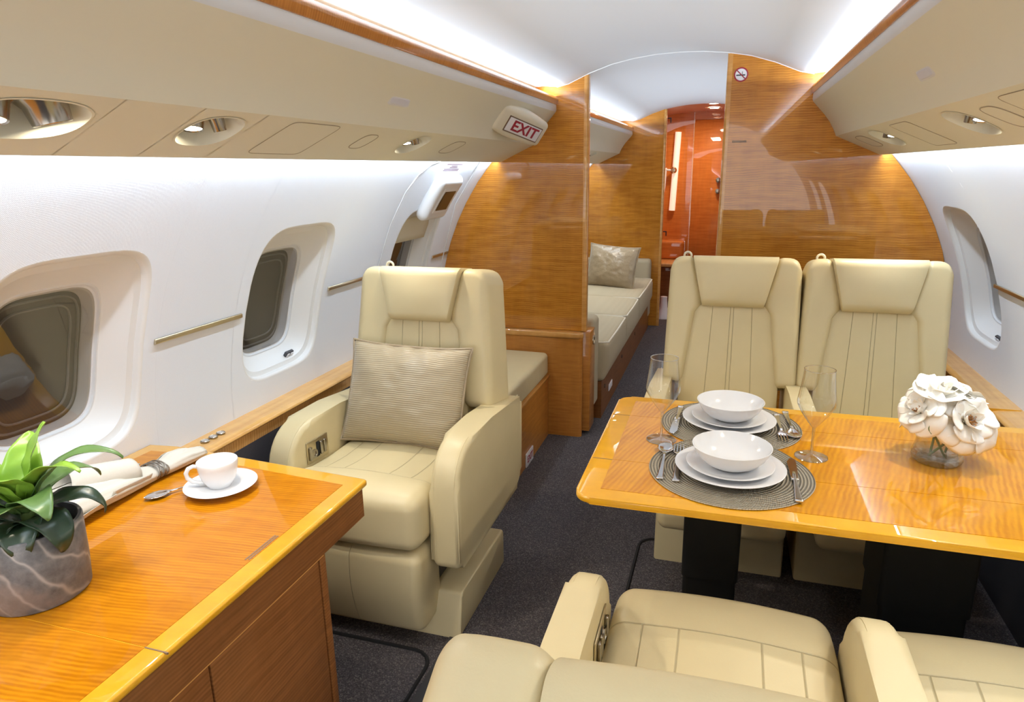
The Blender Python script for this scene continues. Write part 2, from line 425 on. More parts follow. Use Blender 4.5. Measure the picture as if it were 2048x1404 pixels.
def panel_with_holes(bm, mapf, u0, u1, v0, v1, holes, p=4.5, N=72, K=7, nv=40, lap=Vector((0, 0, 0))):
    """surface mapf(u, v) over a rectangle with rounded openings; holes = (uc, vc, hu, hv, margin)"""
    edges = [u0]
    for (uc, vc, hu, hv, mg) in holes: edges += [uc-hu-mg, uc+hu+mg]
    edges.append(u1)
    for k in range(0, len(edges), 2):
        a, b = edges[k], edges[k+1]
        if b-a > 1e-5:
            aa, bb = a-(.004 if k else 0), b+(.004 if k < len(edges)-2 else 0)   # strips lap 4 mm behind the window cells
            grid(bm, lambda s, t: Vector(mapf(aa+(bb-aa)*s, v0+(v1-v0)*t))+lap, max(2, int((b-a)/.08)+2), nv)
    for (uc, vc, hu, hv, mg) in holes:
        a, b = uc-hu-mg, uc+hu+mg
        def outer(th):
            c, s = math.cos(th), math.sin(th); q = 1e9
            if c > 1e-9: q = min(q, (b-uc)/c)
            if c < -1e-9: q = min(q, (a-uc)/c)
            if s > 1e-9: q = min(q, (v1-vc)/s)
            if s < -1e-9: q = min(q, (v0-vc)/s)
            return uc+q*c, vc+q*s
        ths = sorted([2*PI*i/N for i in range(N)] + [math.atan2(y-vc, x-uc) % (2*PI) for x in (a, b) for y in (v0, v1)])
        def f(s, t):
            th = ths[int(round(s*len(ths))) % len(ths)]
            x, y = outer(th); eu, ev = superell(hu, hv, p, th)
            iu, iv = uc+eu, vc+ev
            # direction on the superellipse follows the same polar parameter
            return mapf(iu+(x-iu)*t, iv+(y-iv)*t)
        grid(bm, f, len(ths), K, closeu=True)
def solid(o, th, off=-1):
    m = o.modifiers.new('thick', 'SOLIDIFY'); m.thickness = th; m.offset = off; return o
def text(name, body, size, mat, parent, loc, rot, extrude=.0004, label=None):
    cu = bpy.data.curves.new(name, 'FONT'); cu.body = body; cu.size = size; cu.align_x = 'CENTER'; cu.align_y = 'CENTER'; cu.extrude = extrude; cu.offset = size*.022
    tmp = bpy.data.objects.new(name, cu); COL.objects.link(tmp)
    me = bpy.data.meshes.new_from_object(tmp.evaluated_get(bpy.context.evaluated_depsgraph_get()))
    bpy.data.objects.remove(tmp); bpy.data.curves.remove(cu)
    o = bpy.data.objects.new(name, me); COL.objects.link(o); me.materials.clear(); me.materials.append(M[mat])
    o.parent = parent; o.location = loc; o.rotation_euler = rot
    if label: o['label'] = label
    return o

# ================================================================== SETTING
WR, WZ = 1.19, 0.60
def wx(z): return math.sqrt(max(0, WR*WR-(z-WZ)**2)) if z > WZ else WR
# floor
bm = NB(); box(bm, (-1.25, YR, -.05), (1.25, 7.4, 0)); struct('floor', bm, 'carpet')
# floor hatch seams and seat track
def seam(pts, r=.006):
    bm = NB(); tube(bm, [(x, y, .001) for x, y in pts], r, 6); return bm
struct('trim_1', seam([(.0, 1.3), (.004, 2.0), (.006, 2.27)] + [(.066-.06*math.cos(a), 2.27+.06*math.sin(a)) for a in (.4, .8, 1.2, 1.57)] + [(.6, 2.33)]), 'black')
struct('trim_2', seam([(-.95, 1.52), (-.55, 1.52)] + [(-.55+.06*math.sin(a), 1.46+.06*math.cos(a)) for a in (.4, .8, 1.2, 1.57)] + [(-.49, 1.2), (-.5, .4)]), 'black')
bm = NB(); box(bm, (-.475, .2, .0005), (-.442, 1.6, .004), .001); struct('trim_3', bm, 'darkgrey')
# side walls with window openings
WIN_L = [.27-.0, 1.08, 1.89]; WIN_R = [.45, 1.26, 2.07, 2.88]
HW, HZ, ZC, LIP = .202, .242, .95, .010
def wall_map(s):
    return lambda y, z: (s*wx(z), y, z)
def wall(name, s, wins, y0, y1, extra=()):
    bm = NB()
    holes = [(y, ZC, HW+LIP, HZ+LIP, .045) for y in wins] + list(extra)
    panel_with_holes(bm, wall_map(s), y0, y1, .56, 1.47, sorted(holes), lap=Vector((s*.0005, 0, 0)))
    o = struct(name, bm, 'wall', None, 180)
    me = o.data; flip = me.polygons[0].normal.x*s > 0
    if flip: me.flip_normals()
    me.normals_split_custom_set_from_vertices([Vector((-v.co.x, 0, -max(0, v.co.z-WZ))).normalized() for v in me.vertices])
    return o
wall('wall_left', -1, [-1.35, -.54] + WIN_L, YR, YB, extra=[(2.82, ZC, .205+LIP, HZ+LIP, .045)])
wall('wall_right', 1, [-1.17, -.36] + WIN_R, YR, YB)
wall('wall_left_fore', -1, [4.0, 4.9], YB, Y2); wall('wall_right_fore', 1, [4.0, 4.9], YB, Y2)
wn = 0
def window(s, yc, hy=HW):
    """flared reveal, stepped frame, pane and the dark shade behind it"""
    global wn; wn += 1
    root = bpy.data.objects.new('window_%d' % wn, None); COL.objects.link(root); root['kind'] = 'structure'
    def ring(hu, hv, zc, dx):
        def g(th):
            u, v = superell(hu, hv, 4.5, th); z = zc+v; return (s*(wx(z)+dx), yc+u, z)
        return g
    def loft(rings, n=72):
        bm = NB(); grid(bm, lambda a, b: rings[int(round(b*(len(rings)-1)))](2*PI*a), n, len(rings), closeu=True); return bm
    bm = loft([ring(hy+LIP*(1-math.sin(q)), HZ+LIP*(1-math.sin(q)), ZC, LIP*(1-math.cos(q))) for q in (0, .22, .45, .7, .95, 1.2, 1.4)] + [ring(hy-.001, HZ-.001, ZC, .020), ring(hy-.016, HZ-.016, ZC, .024), ring(hy-.019, HZ-.019, ZC, .029),
               ring(hy-.055, HZ-.055, ZC-.002, .068), ring(hy-.060, HZ-.060, ZC-.002, .071)])
    struct('reveal', bm, 'reveal', root)
    h0, z0 = hy-.060, HZ-.060
    bm = loft([ring(h0, z0, ZC-.002, .071), ring(h0-.004, z0-.004, ZC-.002, .071), ring(h0-.006, z0-.006, ZC-.002, .078), ring(h0-.014, z0-.014, ZC-.002, .080), ring(h0-.016, z0-.016, ZC-.002, .088), ring(h0-.02, z0-.02, ZC-.002, .112)])
    struct('window_frame', bm, 'valance_band', root)
    bm = NB(); g = ring(h0-.010, z0-.010, ZC-.002, .079); c = Vector((s*(wx(ZC)+.079), yc, ZC-.002))
    grid(bm, lambda a, b: Vector(g(2*PI*a))*b + (c if b < .01 else Vector((s*(wx(ZC-.002+(Vector(g(2*PI*a)).z-ZC+.002)*b)+.079), yc+(Vector(g(2*PI*a)).y-yc)*b, ZC-.002+(Vector(g(2*PI*a)).z-ZC+.002)*b)))*(1.0) - Vector(g(2*PI*a))*b, 48, 5, closeu=True)
    struct('pane', bm, 'pane', root)
    bm = NB(); g2 = lambda b, th: (lambda q: (s*(wx(ZC+(q[1])*b)+.110), yc+q[0]*b, ZC-.002+q[1]*b))(superell(h0-.012, z0-.012, 4.5, th))
    grid(bm, lambda a, b: g2(b, 2*PI*a), 48, 5, closeu=True)
    struct('shade', bm, 'darkpane', root)
    # concentric sealing rings seen through the pane
    for k, q in enumerate((.03, .05)):
        bm = NB(); tube(bm, [Vector(ring(h0-q, z0-q, ZC-.002, .106)(2*PI*i/48)) for i in range(48)], .003, 6, closed=True)
        struct('seal_ring', bm, 'sealgrey', root)
    return root
for y in WIN_L: window(-1, y)
w3 = window(-1, 2.82, .205)
bm = NB(); grid(bm, lambda a, b: (-(wx(1.06+.12*b)+.040), 2.82-.165+.33*a, 1.055+.125*b), 6, 6); o = struct('pull_shade', bm, 'valance', w3); solid(o, .004, 0)
for y in WIN_R: window(1, y)
for y in (4.0, 4.9): window(-1, y)
# dado panels below the ledges
for s, nm in ((-1, 'left'), (1, 'right')):
    bm = NB()
    grid(bm, lambda a, b: (s*(1.13-.02*b), YR+(Y2-YR)*a, .56*b), 2, 4); struct('wall_%s_dado' % nm, bm, 'dado')
# ceiling
CP = [(0, 1.847), (.1, 1.844), (.2, 1.833), (.3, 1.814), (.4, 1.782), (.5, 1.740), (.555, 1.728), (.62, 1.735), (.70, 1.725), (.75, 1.68), (.775, 1.60), (.80, 1.52)]
prof = [(-x, z) for x, z in CP[:0:-1]] + CP
bm = NB(); grid(bm, lambda a, b: (prof[int(round(b*(len(prof)-1)))][0], [YR, YB+.0][int(a)], prof[int(round(b*(len(prof)-1)))][1]), 2, len(prof)); struct('ceiling', bm, 'ceiling')
bm = NB(); grid(bm, lambda a, b: (prof[int(round(b*(len(prof)-1)))][0], [YB+.004, Y2+.02][int(a)], prof[int(round(b*(len(prof)-1)))][1]), 2, len(prof)); struct('ceiling_fore', bm, 'ceiling')
bm = NB(); tube(bm, [(x, YB+.002, z-.001) for x, z in prof if abs(x) < .56], .003, 6); struct('trim_4', bm, 'whiteplastic')
# overhead valances, each with a wood strip and a row of fittings
LAMPS_L = [(-.20, .165), (.82, .165)]
def slant(s, y, t):   # point on the sloping underside: t 0 at the inner corner, 1 at the wall side
    return Vector((s*(.662+.176*t), y, 1.475-.080*t))
READ = {-1: [(.03, .098, 0), (.775, .098, 0), (1.155, .072, 1), (2.075, .072, 1)], 1: [(.90, .085, 1), (1.77, .080, 1), (2.63, .110, 1)]}
def valance(nm, s, y0, y1, lamps, par=None):
    root = bpy.data.objects.new('trim_valance_'+nm, None); COL.objects.link(root); root['kind'] = 'structure'
    bm = NB()
    P = [(.558, 1.650), (.557, 1.640), (.557, 1.626), (.560, 1.618), (.566, 1.611), (.585, 1.590), (.611, 1.561), (.630, 1.536), (.647, 1.508), (.657, 1.487), (.662, 1.475)]
    nb = 4
    grid(bm, lambda a, b: (lambda q: (s*q[0], [y0, y1][int(a)], q[1]))(P[nb-1+int(round(b*(len(P)-nb)))]), 2, len(P)-nb+1)
    holes = [(y, .42, h, .30, .02) for (y, h, kk) in lamps]
    panel_with_holes(bm, lambda u, v: slant(s, u, v), y0, y1, 0, 1, holes, p=2.4, N=48, K=4, nv=3)
    Q = [(.838, 1.395), (.842, 1.394), (.844, 1.398), (.838, 1.432), (.62, 1.64), (.590, 1.645)]
    grid(bm, lambda a, b: (lambda q: (s*q[0], [y0, y1][int(a)], q[1]))(Q[int(round(b*(len(Q)-1)))]), 2, len(Q))
    struct('valance_body', bm, 'valance', root, 25)
    bm = NB(); grid(bm, lambda a, b: (lambda q: (s*q[0], [y0, y1][int(a)], q[1]))(P[int(round(b*(nb-1)))]), 2, nb)
    struct('valance_band', bm, 'valance_band', root)
    bm = NB(); q = fillet([(s*.588, 1.650, 0), (s*.588, 1.684, .004), (s*.560, 1.690, .012), (s*.546, 1.672, .012), (s*.555, 1.650, .003)], 4)
    prism(bm, q, 'y', y0, y1); struct('wood_strip', bm, 'strip', root)
    return root
valance('left', -1, YR, YB, READ[-1]); valance('right', 1, YR, YB, READ[1])
valance('left_fore', -1, YB+.05, Y2, [(5.0, .07, 1)]); valance('right_fore', 1, YB+.05, Y2, [])
# reading lights set into the undersides
def reading_light(s, y, h, kind, label):
    n = Vector((-s*.080, 0, -.176)).normalized(); t = Vector((s*.176, 0, -.080)).normalized()
    c = slant(s, y, .42); root = thing('reading_light', label, 'light', c, 0, 'recessed reading lights')
    hv = .30*math.hypot(.176, .080)
    def P(u, v, d): return Vector((0, 1, 0))*u + t*v - n*d
    bm = NB(); rings = [(1.05, -.0012), (1.0, -.0016), (.98, .004), (.90, .024), (.74, .044), (.4, .054), (0.001, .055)]
    grid(bm, lambda a, b: (lambda k: P(*[q*rings[k][0] for q in superell(h, hv, 2.4, 2*PI*a)], rings[k][1]))(int(round(b*(len(rings)-1)))), 48, len(rings), closeu=True)
    obj('recess_dish', bm, 'valance', root)
    for k, sg in enumerate((-1, 1)):
        ax = Vector((-s*.12, sg*.20, -1)).normalized(); R = Vector((0, 0, 1)).rotation_difference(ax).to_matrix()
        base = P(sg*h*.42, -.006, .050); big = (kind == 0 or k == 0)
        bm = NB(); r = .028 if kind == 0 else (.021 if big else .013)
        L = .052 if kind == 0 else .046
        lathe(bm, [(r*1.2, -.012), (r*1.48, .006), (r*1.42, .014), (r*1.12, .026), (r*1.0, L), (r*.96, L+.001), (r*.86, L-.001)], 28, base, R)
        f = obj('spot_housing', bm, 'nickel', root)
        bm = NB(); lathe(bm, [(r*.87, L-.0012), (0, L-.0012)], 28, base, R)
        obj('lens', bm, 'lampglow' if big else 'nickel', f)
        if big:
            g = c+base+ax*(L+.006)
            spot('reading_spot', g, (s*(.22 if kind else .55), y+sg*.12, .4), 11.5 if kind else 4.5, WARM, 125, .8, .015)
    return root
reading_light(-1, .03, .098, 0, 'recessed reading light in the left valance beyond the frame edge')
reading_light(-1, .775, .098, 0, 'large recessed twin reading light at far left of the left valance')
reading_light(-1, 1.155, .072, 1, 'recessed light and air nozzle in the left valance beside the rectangular hatch line')
reading_light(-1, 2.075, .072, 1, 'small recessed light in the left valance between two oval covers nearest the exit sign')
reading_light(1, .90, .085, 1, 'recessed light in the right valance beyond the frame edge')
reading_light(1, 1.77, .080, 1, 'recessed light in the right valance, the nearer of the two')
reading_light(1, 2.63, .110, 1, 'recessed light in the right valance closest to the bulkhead')
reading_light(-1, 5.0, .07, 1, 'recessed light in the far left valance above the sofa')
# flush covers and access lines on the undersides
def flush_oval(s, y, hy, label, hv=.045):
    n = Vector((-s*.080, 0, -.176)).normalized(); t = Vector((s*.176, 0, -.080)).normalized(); c = slant(s, y, .42)
    root = thing('valance_cover', label, 'cover', c+n*.0006, 0, 'flush oval covers')
    bm = NB(); grid(bm, lambda a, b: Vector((0, 1, 0))*superell(hy, hv, 3.2, 2*PI*a)[0]*b + t*superell(hy, hv, 3.2, 2*PI*a)[1]*b + n*.0008*(1-b**6), 40, 5, closeu=True)
    obj('cover_plate', bm, 'valance', root)
    bm = NB(); tube(bm, [Vector((0, 1, 0))*superell(hy, hv, 3.2, 2*PI*k/40)[0] + t*superell(hy, hv, 3.2, 2*PI*k/40)[1] for k in range(40)], .0012, 5, closed=True)
    obj('cover_seam', bm, 'seamtan', root)
flush_oval(-1, 1.755, .038, 'oval flush cover in left valance beside the hatch outline', .040)
flush_oval(-1, 2.405, .060, 'oval flush cover in left valance below the exit sign')
flush_oval(1, 1.56, .050, 'oval flush cover in right valance beside the nearer reading light')
flush_oval(1, 2.95, .10, 'oval flush cover in right valance against the bulkhead')
def hatch(s, y, hy, hv, label):
    n = Vector((-s*.080, 0, -.176)).normalized(); t = Vector((s*.176, 0, -.080)).normalized(); c = slant(s, y, .47)
    root = thing('access_hatch', label, 'hatch', c+n*.0006, 0)
    bm = NB(); grid(bm, lambda a, b: Vector((0, 1, 0))*superell(hy, hv, 10, 2*PI*a)[0]*b + t*superell(hy, hv, 10, 2*PI*a)[1]*b + n*.0008*(1-b**8), 64, 5, closeu=True)
    obj('hatch_plate', bm, 'valance', root)
    bm = NB(); tube(bm, [Vector((0, 1, 0))*superell(hy, hv, 10, 2*PI*k/64)[0] + t*superell(hy, hv, 10, 2*PI*k/64)[1] for k in range(64)], .0009, 5, closed=True)
    obj('hatch_seam', bm, 'seamtan', root)
hatch(-1, 1.45, .10, .046*2*.5+.03, 'rectangular oxygen hatch outline in the left valance')
hatch(1, 2.22, .11, .072, 'rectangular hatch outline between two lights in the right valance')
hatch(1, 1.33, .12, .075, 'rectangular hatch outline at the right edge of the right valance')
# speaker grilles on the valance fronts
def speaker(s, y, label):
    d = Vector((s*.036, 0, -.053)).normalized(); n = Vector((-s*.053, 0, -.036)).normalized()
    root = thing('speaker_grille', label, 'speaker', (s*.6255, y, 1.5425), 0, 'valance speaker grilles')
    for nm, hu, hv, dd, mt in (('grille', .058, .0115, .003, 'speaker'), ('frame', .063, .0145, .0018, 'valance_band')):
        bm = NB(); grid(bm, lambda a, b: Vector((0, 1, 0))*superell(hu, hv, 6, 2*PI*a)[0]*b + d*superell(hu, hv, 6, 2*PI*a)[1]*b + n*dd*(1-b**10), 48, 5, closeu=True)
        obj(nm, bm, mt, root)
speaker(-1, 1.77, 'pale speaker grille on the left valance'); speaker(1, 1.73, 'pale speaker grille on the right valance')
# exit sign
d = Vector((-.036, 0, -.053)).normalized(); n = Vector((.053, 0, -.036)).normalized()
R = Matrix((Vector((0, 1, 0)), -d, n)).transposed()
root = thing('exit_sign', 'lit EXIT sign in a cream housing on the left valance', 'sign', (-.606, 2.765, 1.548), 0); root.rotation_euler = (R @ Matrix.Rotation(math.radians(-17), 3, 'Y')).to_euler()
bm = NB()
def ex(x, y, z):
    k = 1-.18*(abs(x)/.20)**2.2; return (x, y*k, z*(1-.25*(abs(x)/.2)**4))
rbox(bm, (-.185, -.062, -.05), (.185, .062, .055), .022, ex, (12, 4, 2), 5); obj('housing', bm, 'cream', root, 60)
bm = NB(); rbox(bm, (-.122, -.034, .05), (.128, .024, .0575), .006, None, (2, 2, 1), 2); pl = obj('sign_plate', bm, 'signwhite', root, label='white EXIT plate')
bm = NB(); box(bm, (-.125, -.037, .05), (.131, .027, .0565)); obj('plate_frame', bm, 'placard', root)
text('lettering', 'EXIT', .074, 'red', root, (.010, -.006, .0578), (0, 0, 0), .0008).scale = (1.30, .80, 1)

# ledges with wood nosing
def ledge(nm, s, zt, y0, y1):
    root = bpy.data.objects.new('trim_ledge_'+nm, None); COL.objects.link(root); root['kind'] = 'structure'
    bm = NB(); q = fillet([(s*1.20, zt, 0), (s*1.120, zt-.004, .004), (s*1.104, zt-.008, .008), (s*1.100, zt-.016, .004), (s*1.106, zt-.022, .003), (s*1.20, zt-.022, 0)], 4)
    prism(bm, q, 'y', y0, y1); struct('ledge_top', bm, 'ledge', root)
    bm = NB(); prism(bm, [(s*1.20, zt-.022), (s*1.1085, zt-.022), (s*1.113, zt-.100), (s*1.20, zt-.100)], 'y', y0, y1); struct('ledge_front', bm, 'ledgefront', root)
    return root
ledge('left', -1, .617, YR, YB); ledge('right', 1, .585, YR, YB)
bm = NB(); box(bm, (1.09, 2.435, .535), (1.185, 2.438, .5862)); struct('trim_5', bm, 'band')
# gold rails on the side walls
def rail(s, y0, y1, label):
    bm = NB(); X = s*(wx(.947)-.006); q = fillet([(X, .954, .003), (X+s*.03, .954, 0), (X+s*.03, .940, 0), (X, .940, .003)], 3)
    prism(bm, q, 'y', y0, y1, .001); return tag(obj('wall_rail', bm, 'gold'), label, 'rail', 'gold wall rails')
rail(-1, 1.325, 1.66, 'slim gold wall rail between the two nearest left windows')
rail(-1, 2.135, 2.58, 'slim gold wall rail behind the armchair headrest'); rail(-1, 3.07, 3.27, 'short gold wall rail beside the left bulkhead')
rail(1, 2.30, 2.69, 'slim gold wall rail on the right wall'); 
# ------------------------------------------------------------------ bulkhead
def wall_outline(s, x_in, z0, ztop_fn):
    pts = [(s*x_in, z0)]
    zs = [z0+(1.0-z0)*k/6 for k in range(7)]
    pts += [(s*(wx(z)+.0), z) for z in zs]
    pts += [(s*wx(z), z) for z in (1.1, 1.2, 1.3, 1.4, 1.46)]
    top = [(x, z) for x, z in CP[::-1] if x > abs(x_in)+.01]
    pts += [(s*x, z) for x, z in top]
    return pts
def zceil(x):
    x = abs(x)
    for (a, za), (b, zb) in zip(CP, CP[1:]):
        if a <= x <= b: return za+(zb-za)*(x-a)/(b-a)
bm = NB(); prism(bm, wall_outline(-1, .425, .562, 0) + [(-.425, zceil(.425))], 'y', YB, YB+.05); struct('wall_bulkhead_left', bm, 'bulk')
bm = NB(); prism(bm, wall_outline(1, .225, .0, 0) + [(.225, zceil(.225))], 'y', YB, YB+.05); struct('wall_bulkhead_right', bm, 'bulk')
def edge_post(x, sgn, z0, y0=YB, th=.05, name='trim_6'):
    bm = NB(); q = fillet([(x-sgn*.022, y0, 0), (x, y0, .024), (x, y0+th, .024), (x-sgn*.022, y0+th, 0)], 8)
    prism(bm, q, 'z', z0, zceil(x-sgn*.01)-.002); return struct(name, bm, 'trimwood')
edge_post(-.403, 1, .562, name='trim_6'); edge_post(.203, -1, 0, name='trim_7')
# far partition
bm = NB(); prism(bm, wall_outline(-1, .30, 0, 0) + [(-.30, zceil(.30))], 'y', Y2, Y2+.045); struct('wall_partition_left', bm, 'bulk')
edge_post(-.279, 1, 0, Y2, .045, 'trim_8')
bm = NB(); prism(bm, wall_outline(1, .22, 0, 0) + [(.22, zceil(.22))], 'y', Y2, Y2+.045); struct('wall_partition_right', bm, 'bulk')
# no smoking disc
root = thing('no_smoking_sign', 'round no smoking sticker on the right bulkhead', 'sign', (.262, YB-.0006, 1.739), 0)
Rx = Matrix.Rotation(PI/2, 3, 'X')
bm = NB(); lathe(bm, [(.0128, .0004), (0, .0004)], 40, (0, 0, 0), Rx); obj('disc', bm, 'signwhite', root)
bm = NB(); tube(bm, [(.0128*math.cos(2*PI*k/40), -.0006, .0128*math.sin(2*PI*k/40)) for k in range(40)], .0015, 6, closed=True)
tube(bm, [(-.009, -.0009, .009), (.009, -.0009, -.009)], .0011, 6); obj('ring_and_bar', bm, 'red', root, label='dark red ring with slash')
bm = NB(); box(bm, (-.0095, -.0010, -.0022), (.008, -.0004, .0002)); box(bm, (.0018, -.0010, .0006), (.0028, -.0004, .006)); obj('cigarette_mark', bm, 'signblack', root); root.scale = (2.1, 1, 2.1)
bm = NB(); box(bm, (.243, YB-.0012, 1.458), (.303, YB+.001, 1.467)); tag(obj('nameplate', bm, 'placard'), 'tiny engraved plate low on the right bulkhead', 'plate')

# ================================================================== FURNITURE
# ---- seats
PAN_X = (-.078, -.0065, .0065, .078)
M['panel'] = leather('leather_back_panel', LC, xl=PAN_X, w=.0016, xk=.55, k0=.60)
M['wing'] = leather('leather_wing', LC)
M['cush'] = leather('leather_cushion', tuple(q*1.02 for q in LC), xl=(-.145, -.075, .075, .145), yl=(.055,), ylim=.055, w=.0024, dk=.35)
M['legrest'] = leather('leather_legrest', LC, xl=(.0,), w=.0014)
M['arm'] = leather('leather_arm', LC)
def lerp(a, b, t): return a+(b-a)*t
def seat(label, loc, rz, hw, arms, aw, bw, group, arm_bottom=.247, leg_bottom=.045, base=(.29, .035, .46, .135), control=None, loop=True, name='armchair', cat='seat', wb=.032, flare=.020, tilt=8.3, BY=.500, dz=0.0, hf0=-.092, hz=.470):
    root = thing(name, label, cat, loc, rz, group)
    # cushion with raised front roll and gently dished top
    def cf(x, y, z):
        u = x/hw; t = (y+.08)/.56
        if z > .40:
            k = (z-.40)/.09
            z += k*(.010*math.exp(-((y-.0)/.07)**2)*(1-u**4) - .012*max(0, min(1, (y-.03)/.15)) + .006*math.cos(3.1*u)*(1 if y > .05 else .3))
        return (x*(1-.02*max(0, -y)/.08), y-.012*(1-u*u)*max(0, 1-(t*6)), z)
    bm = NB(); rbox(bm, (-hw, -.08, .33), (hw, .50, .495), .038, cf, (14, 18, 3), 5); obj('seat_cushion', bm, 'cush', root, 70)
    def lf(x, y, z):
        q = max(0, (.315-z)/.27); return (x*(1-.05*q*q), y+.035*q*q+(-.012*math.sin(PI*q)), z)
    bm = NB(); rbox(bm, (-hw+.004, -.075, leg_bottom), (hw-.004, .09, .320), .03, lf, (6, 4, 8), 5); obj('leg_rest', bm, 'legrest', root, 70)
    bw0, by0, by1, bz = base
    bm = NB(); q = fillet([(by0-.01, .0, 0), (by0+.025, bz, .014), (by1, bz, .02), (by1, .0, 0)], 4); prism(bm, q, 'x', -bw0, bw0, .008, 3); obj('base', bm, 'arm', root)
    bm = NB(); box(bm, (-hw+.03, .10, bz-.002), (hw-.03, .44, .335)); obj('pedestal', bm, 'darkgrey', root)
    # arms
    for s in arms:
        x0, x1 = sorted((s*(hw+.003), s*(hw+aw)))
        q = fillet([(-.005, arm_bottom, .03), (.004, .615, .13), (.30, .612, .25), (.625, .578, .025), (.612, arm_bottom+.0, .06)], 8)
        bm = NB(); prism(bm, q, 'x', x0, x1, .020, 6)
        a = obj('armrest', bm, 'arm', root, 75)
        bm = NB()
        for xx in (x0+.013, x1-.013):
            pp = [(xx, p[0], p[1]) for p in fillet([(-.0035, arm_bottom+.03, 0), (.0055, .6135, .13), (.30, .6105, .25), (.62, .5775, 0), (.60, .45, 0)], 8)][:-1]
            tube(bm, pp, .0016, 5)
        obj('piping', bm, 'arm', a)
        if control == s:
            xi = s*(hw+.002); c0, c1, cz0, cz1 = .085, .200, .475, .535
            bm = NB(); sh = lambda y: (y-.14)*-.10
            def cfx(x, y, z): return (x, y, z+sh(y)*.5)
            rbox(bm, (min(xi, xi-s*.003), c0, cz0), (max(xi, xi-s*.003), c1, cz1+.012), .0014, cfx, (1, 3, 2), 2); cp = obj('control_panel', bm, 'gold', a, label='metal seat control panel')
            xk = xi-s*.003
            bm = NB(); lathe(bm, [(.015, 0), (.015, .004), (.008, .005), (.007, .002), (0, .002)], 20, (xk, .120, .503), Matrix.Rotation(-s*PI/2, 3, 'Y')); obj('knob', bm, 'nickel', cp)
            for yy in (.099, .158, .178):
                bm = NB(); rbox(bm, (min(xk, xk-s*.007), yy-.007, .488), (max(xk, xk-s*.007), yy+.006, .532), .003, None, (1, 1, 2), 2); obj('lever', bm, 'nickel', cp)
            bm = NB(); box(bm, (min(xk, xk-s*.0008), .134, .486), (max(xk, xk-s*.0008), .151, .536)); obj('slot', bm, 'black', cp)
    # back: local x, forward offset t, height h
    BZ = .572+dz; ca, sa = math.cos(math.radians(tilt)), math.sin(math.radians(tilt))
    def bk(x, t, h): return (x, BY+h*sa+t*ca, BZ+h*ca-t*sa)
    def wo(h): return lerp(bw+wb, bw, min(1, max(0, h/.42)))
    def wi(h): return lerp(.162, .126, min(1, max(0, h/.29))) if h < .27 else lerp(.126, .101, min(1, (h-.27)/.03)) if h < .30 else lerp(.101, .145, (h-.30)/.17)
    bm = NB()
    rbox(bm, (-1, .0, -.02), (1, .082, .440), .03, lambda x, y, z: bk(x*(wo(z)-.035), y, z), (8, 3, 10), 4)
    bm2 = bm
    # rescale radius distortion: shell was built with unit half width
    obj('back_shell', bm2, 'wing', root, 60)
    for s in (-1, 1):
        bm = NB()
        def wf(x, y, z):
            u = (x+.06)/.12
            xi, xo = wi(z), wo(z)
            z = z-.034*max(0, (u-.35)/.65)**3*max(0, min(1, (z-.30)/.16))**2
            return bk(s*(lerp(xi, xo, u)+flare*u*max(0, min(1, (y+.06)/.12))), y, z)
        rbox(bm, (-.06, -.068, .0), (.06, .088, .468), .028, wf, (4, 4, 14), 5); obj('side_bolster', bm, 'wing', root, 70)
    bm = NB()
    rbox(bm, (-1, -.052, -.13), (1, .02, .30), .018, lambda x, y, z: bk(x*lerp(.176, .132, min(1, max(0, z/.29))), y-.010*(1-x*x)*1, z), (12, 2, 12), 3)
    obj('back_panel', bm, 'panel', root, 70)
    bm = NB()
    def hf(x, y, z):
        k = (z-.288)/.184
        return bk(x*lerp(.107, .150, k), y-.012*(1-x*x)*math.sin(PI*min(1, max(0, k))), z)
    rbox(bm, (-1, hf0, .288), (1, .06, hz), .03, hf, (12, 3, 8), 5)
    h = obj('headrest', bm, 'arm', root, 70)
    for k in ((-1, 1) if hf0 < -.08 else ()):
        bm = NB(); tube(bm, [bk(k*(lerp(.107, .150, q)-.004), -.083+(.0 if q < .9 else .02), .288+.184*q*.98+.004) for q in (0.06, .2, .4, .6, .8)], .0018, 5)
        obj('headrest_piping', bm, 'arm', h)
    if loop:
        bm = NB(); c = bk(-.172, .045, .468)
        tube(bm, [(c[0]+.013*math.cos(2*PI*k/20), c[1], c[2]+.004+.013*math.sin(2*PI*k/20)) for k in range(20)], .0042, 8, closed=True); obj('belt_guide_loop', bm, 'cream', root)
    return root
def fix_unit(bm): pass
seat('beige leather swivel armchair with ribbed pillow on the left', (-.7325, 1.575, 0), 0, .2225, (-1, 1), .09, .232, 'beige leather cabin seats', control=-1)
seat('beige leather seat behind the table, the one beside the aisle', (.282, 2.05, 0), 0, .196, (-1, 1), .070, .227, 'beige leather cabin seats', flare=.003, arm_bottom=.31, leg_bottom=.245, base=(.215, .16, .50, .20), control=None, wb=.008)
seat('beige leather seat behind the table, the one beside the right window', (.748, 2.05, 0), 0, .196, (1,), .070, .227, 'beige leather cabin seats', flare=.003, arm_bottom=.31, leg_bottom=.245, base=(.215, .16, .50, .20), control=None, wb=.008)
seat('foreground leather seat seen from behind, its backrest at the bottom edge', (.281, 1.215, 0), PI, .2125, (-1, 1), .070, .246, 'beige leather cabin seats', control=1, wb=.0, flare=.006, tilt=35, BY=.575, dz=.020, hf0=-.064, hz=.463, loop=False)
seat('foreground leather seat in the bottom right corner, only its cushion in view', (.777, 1.215, 0), PI, .2125, (-1,), .070, .222, 'beige leather cabin seats', control=None, wb=.0, flare=.006, tilt=35, BY=.575, dz=.020, hf0=-.064, hz=.463, loop=False)

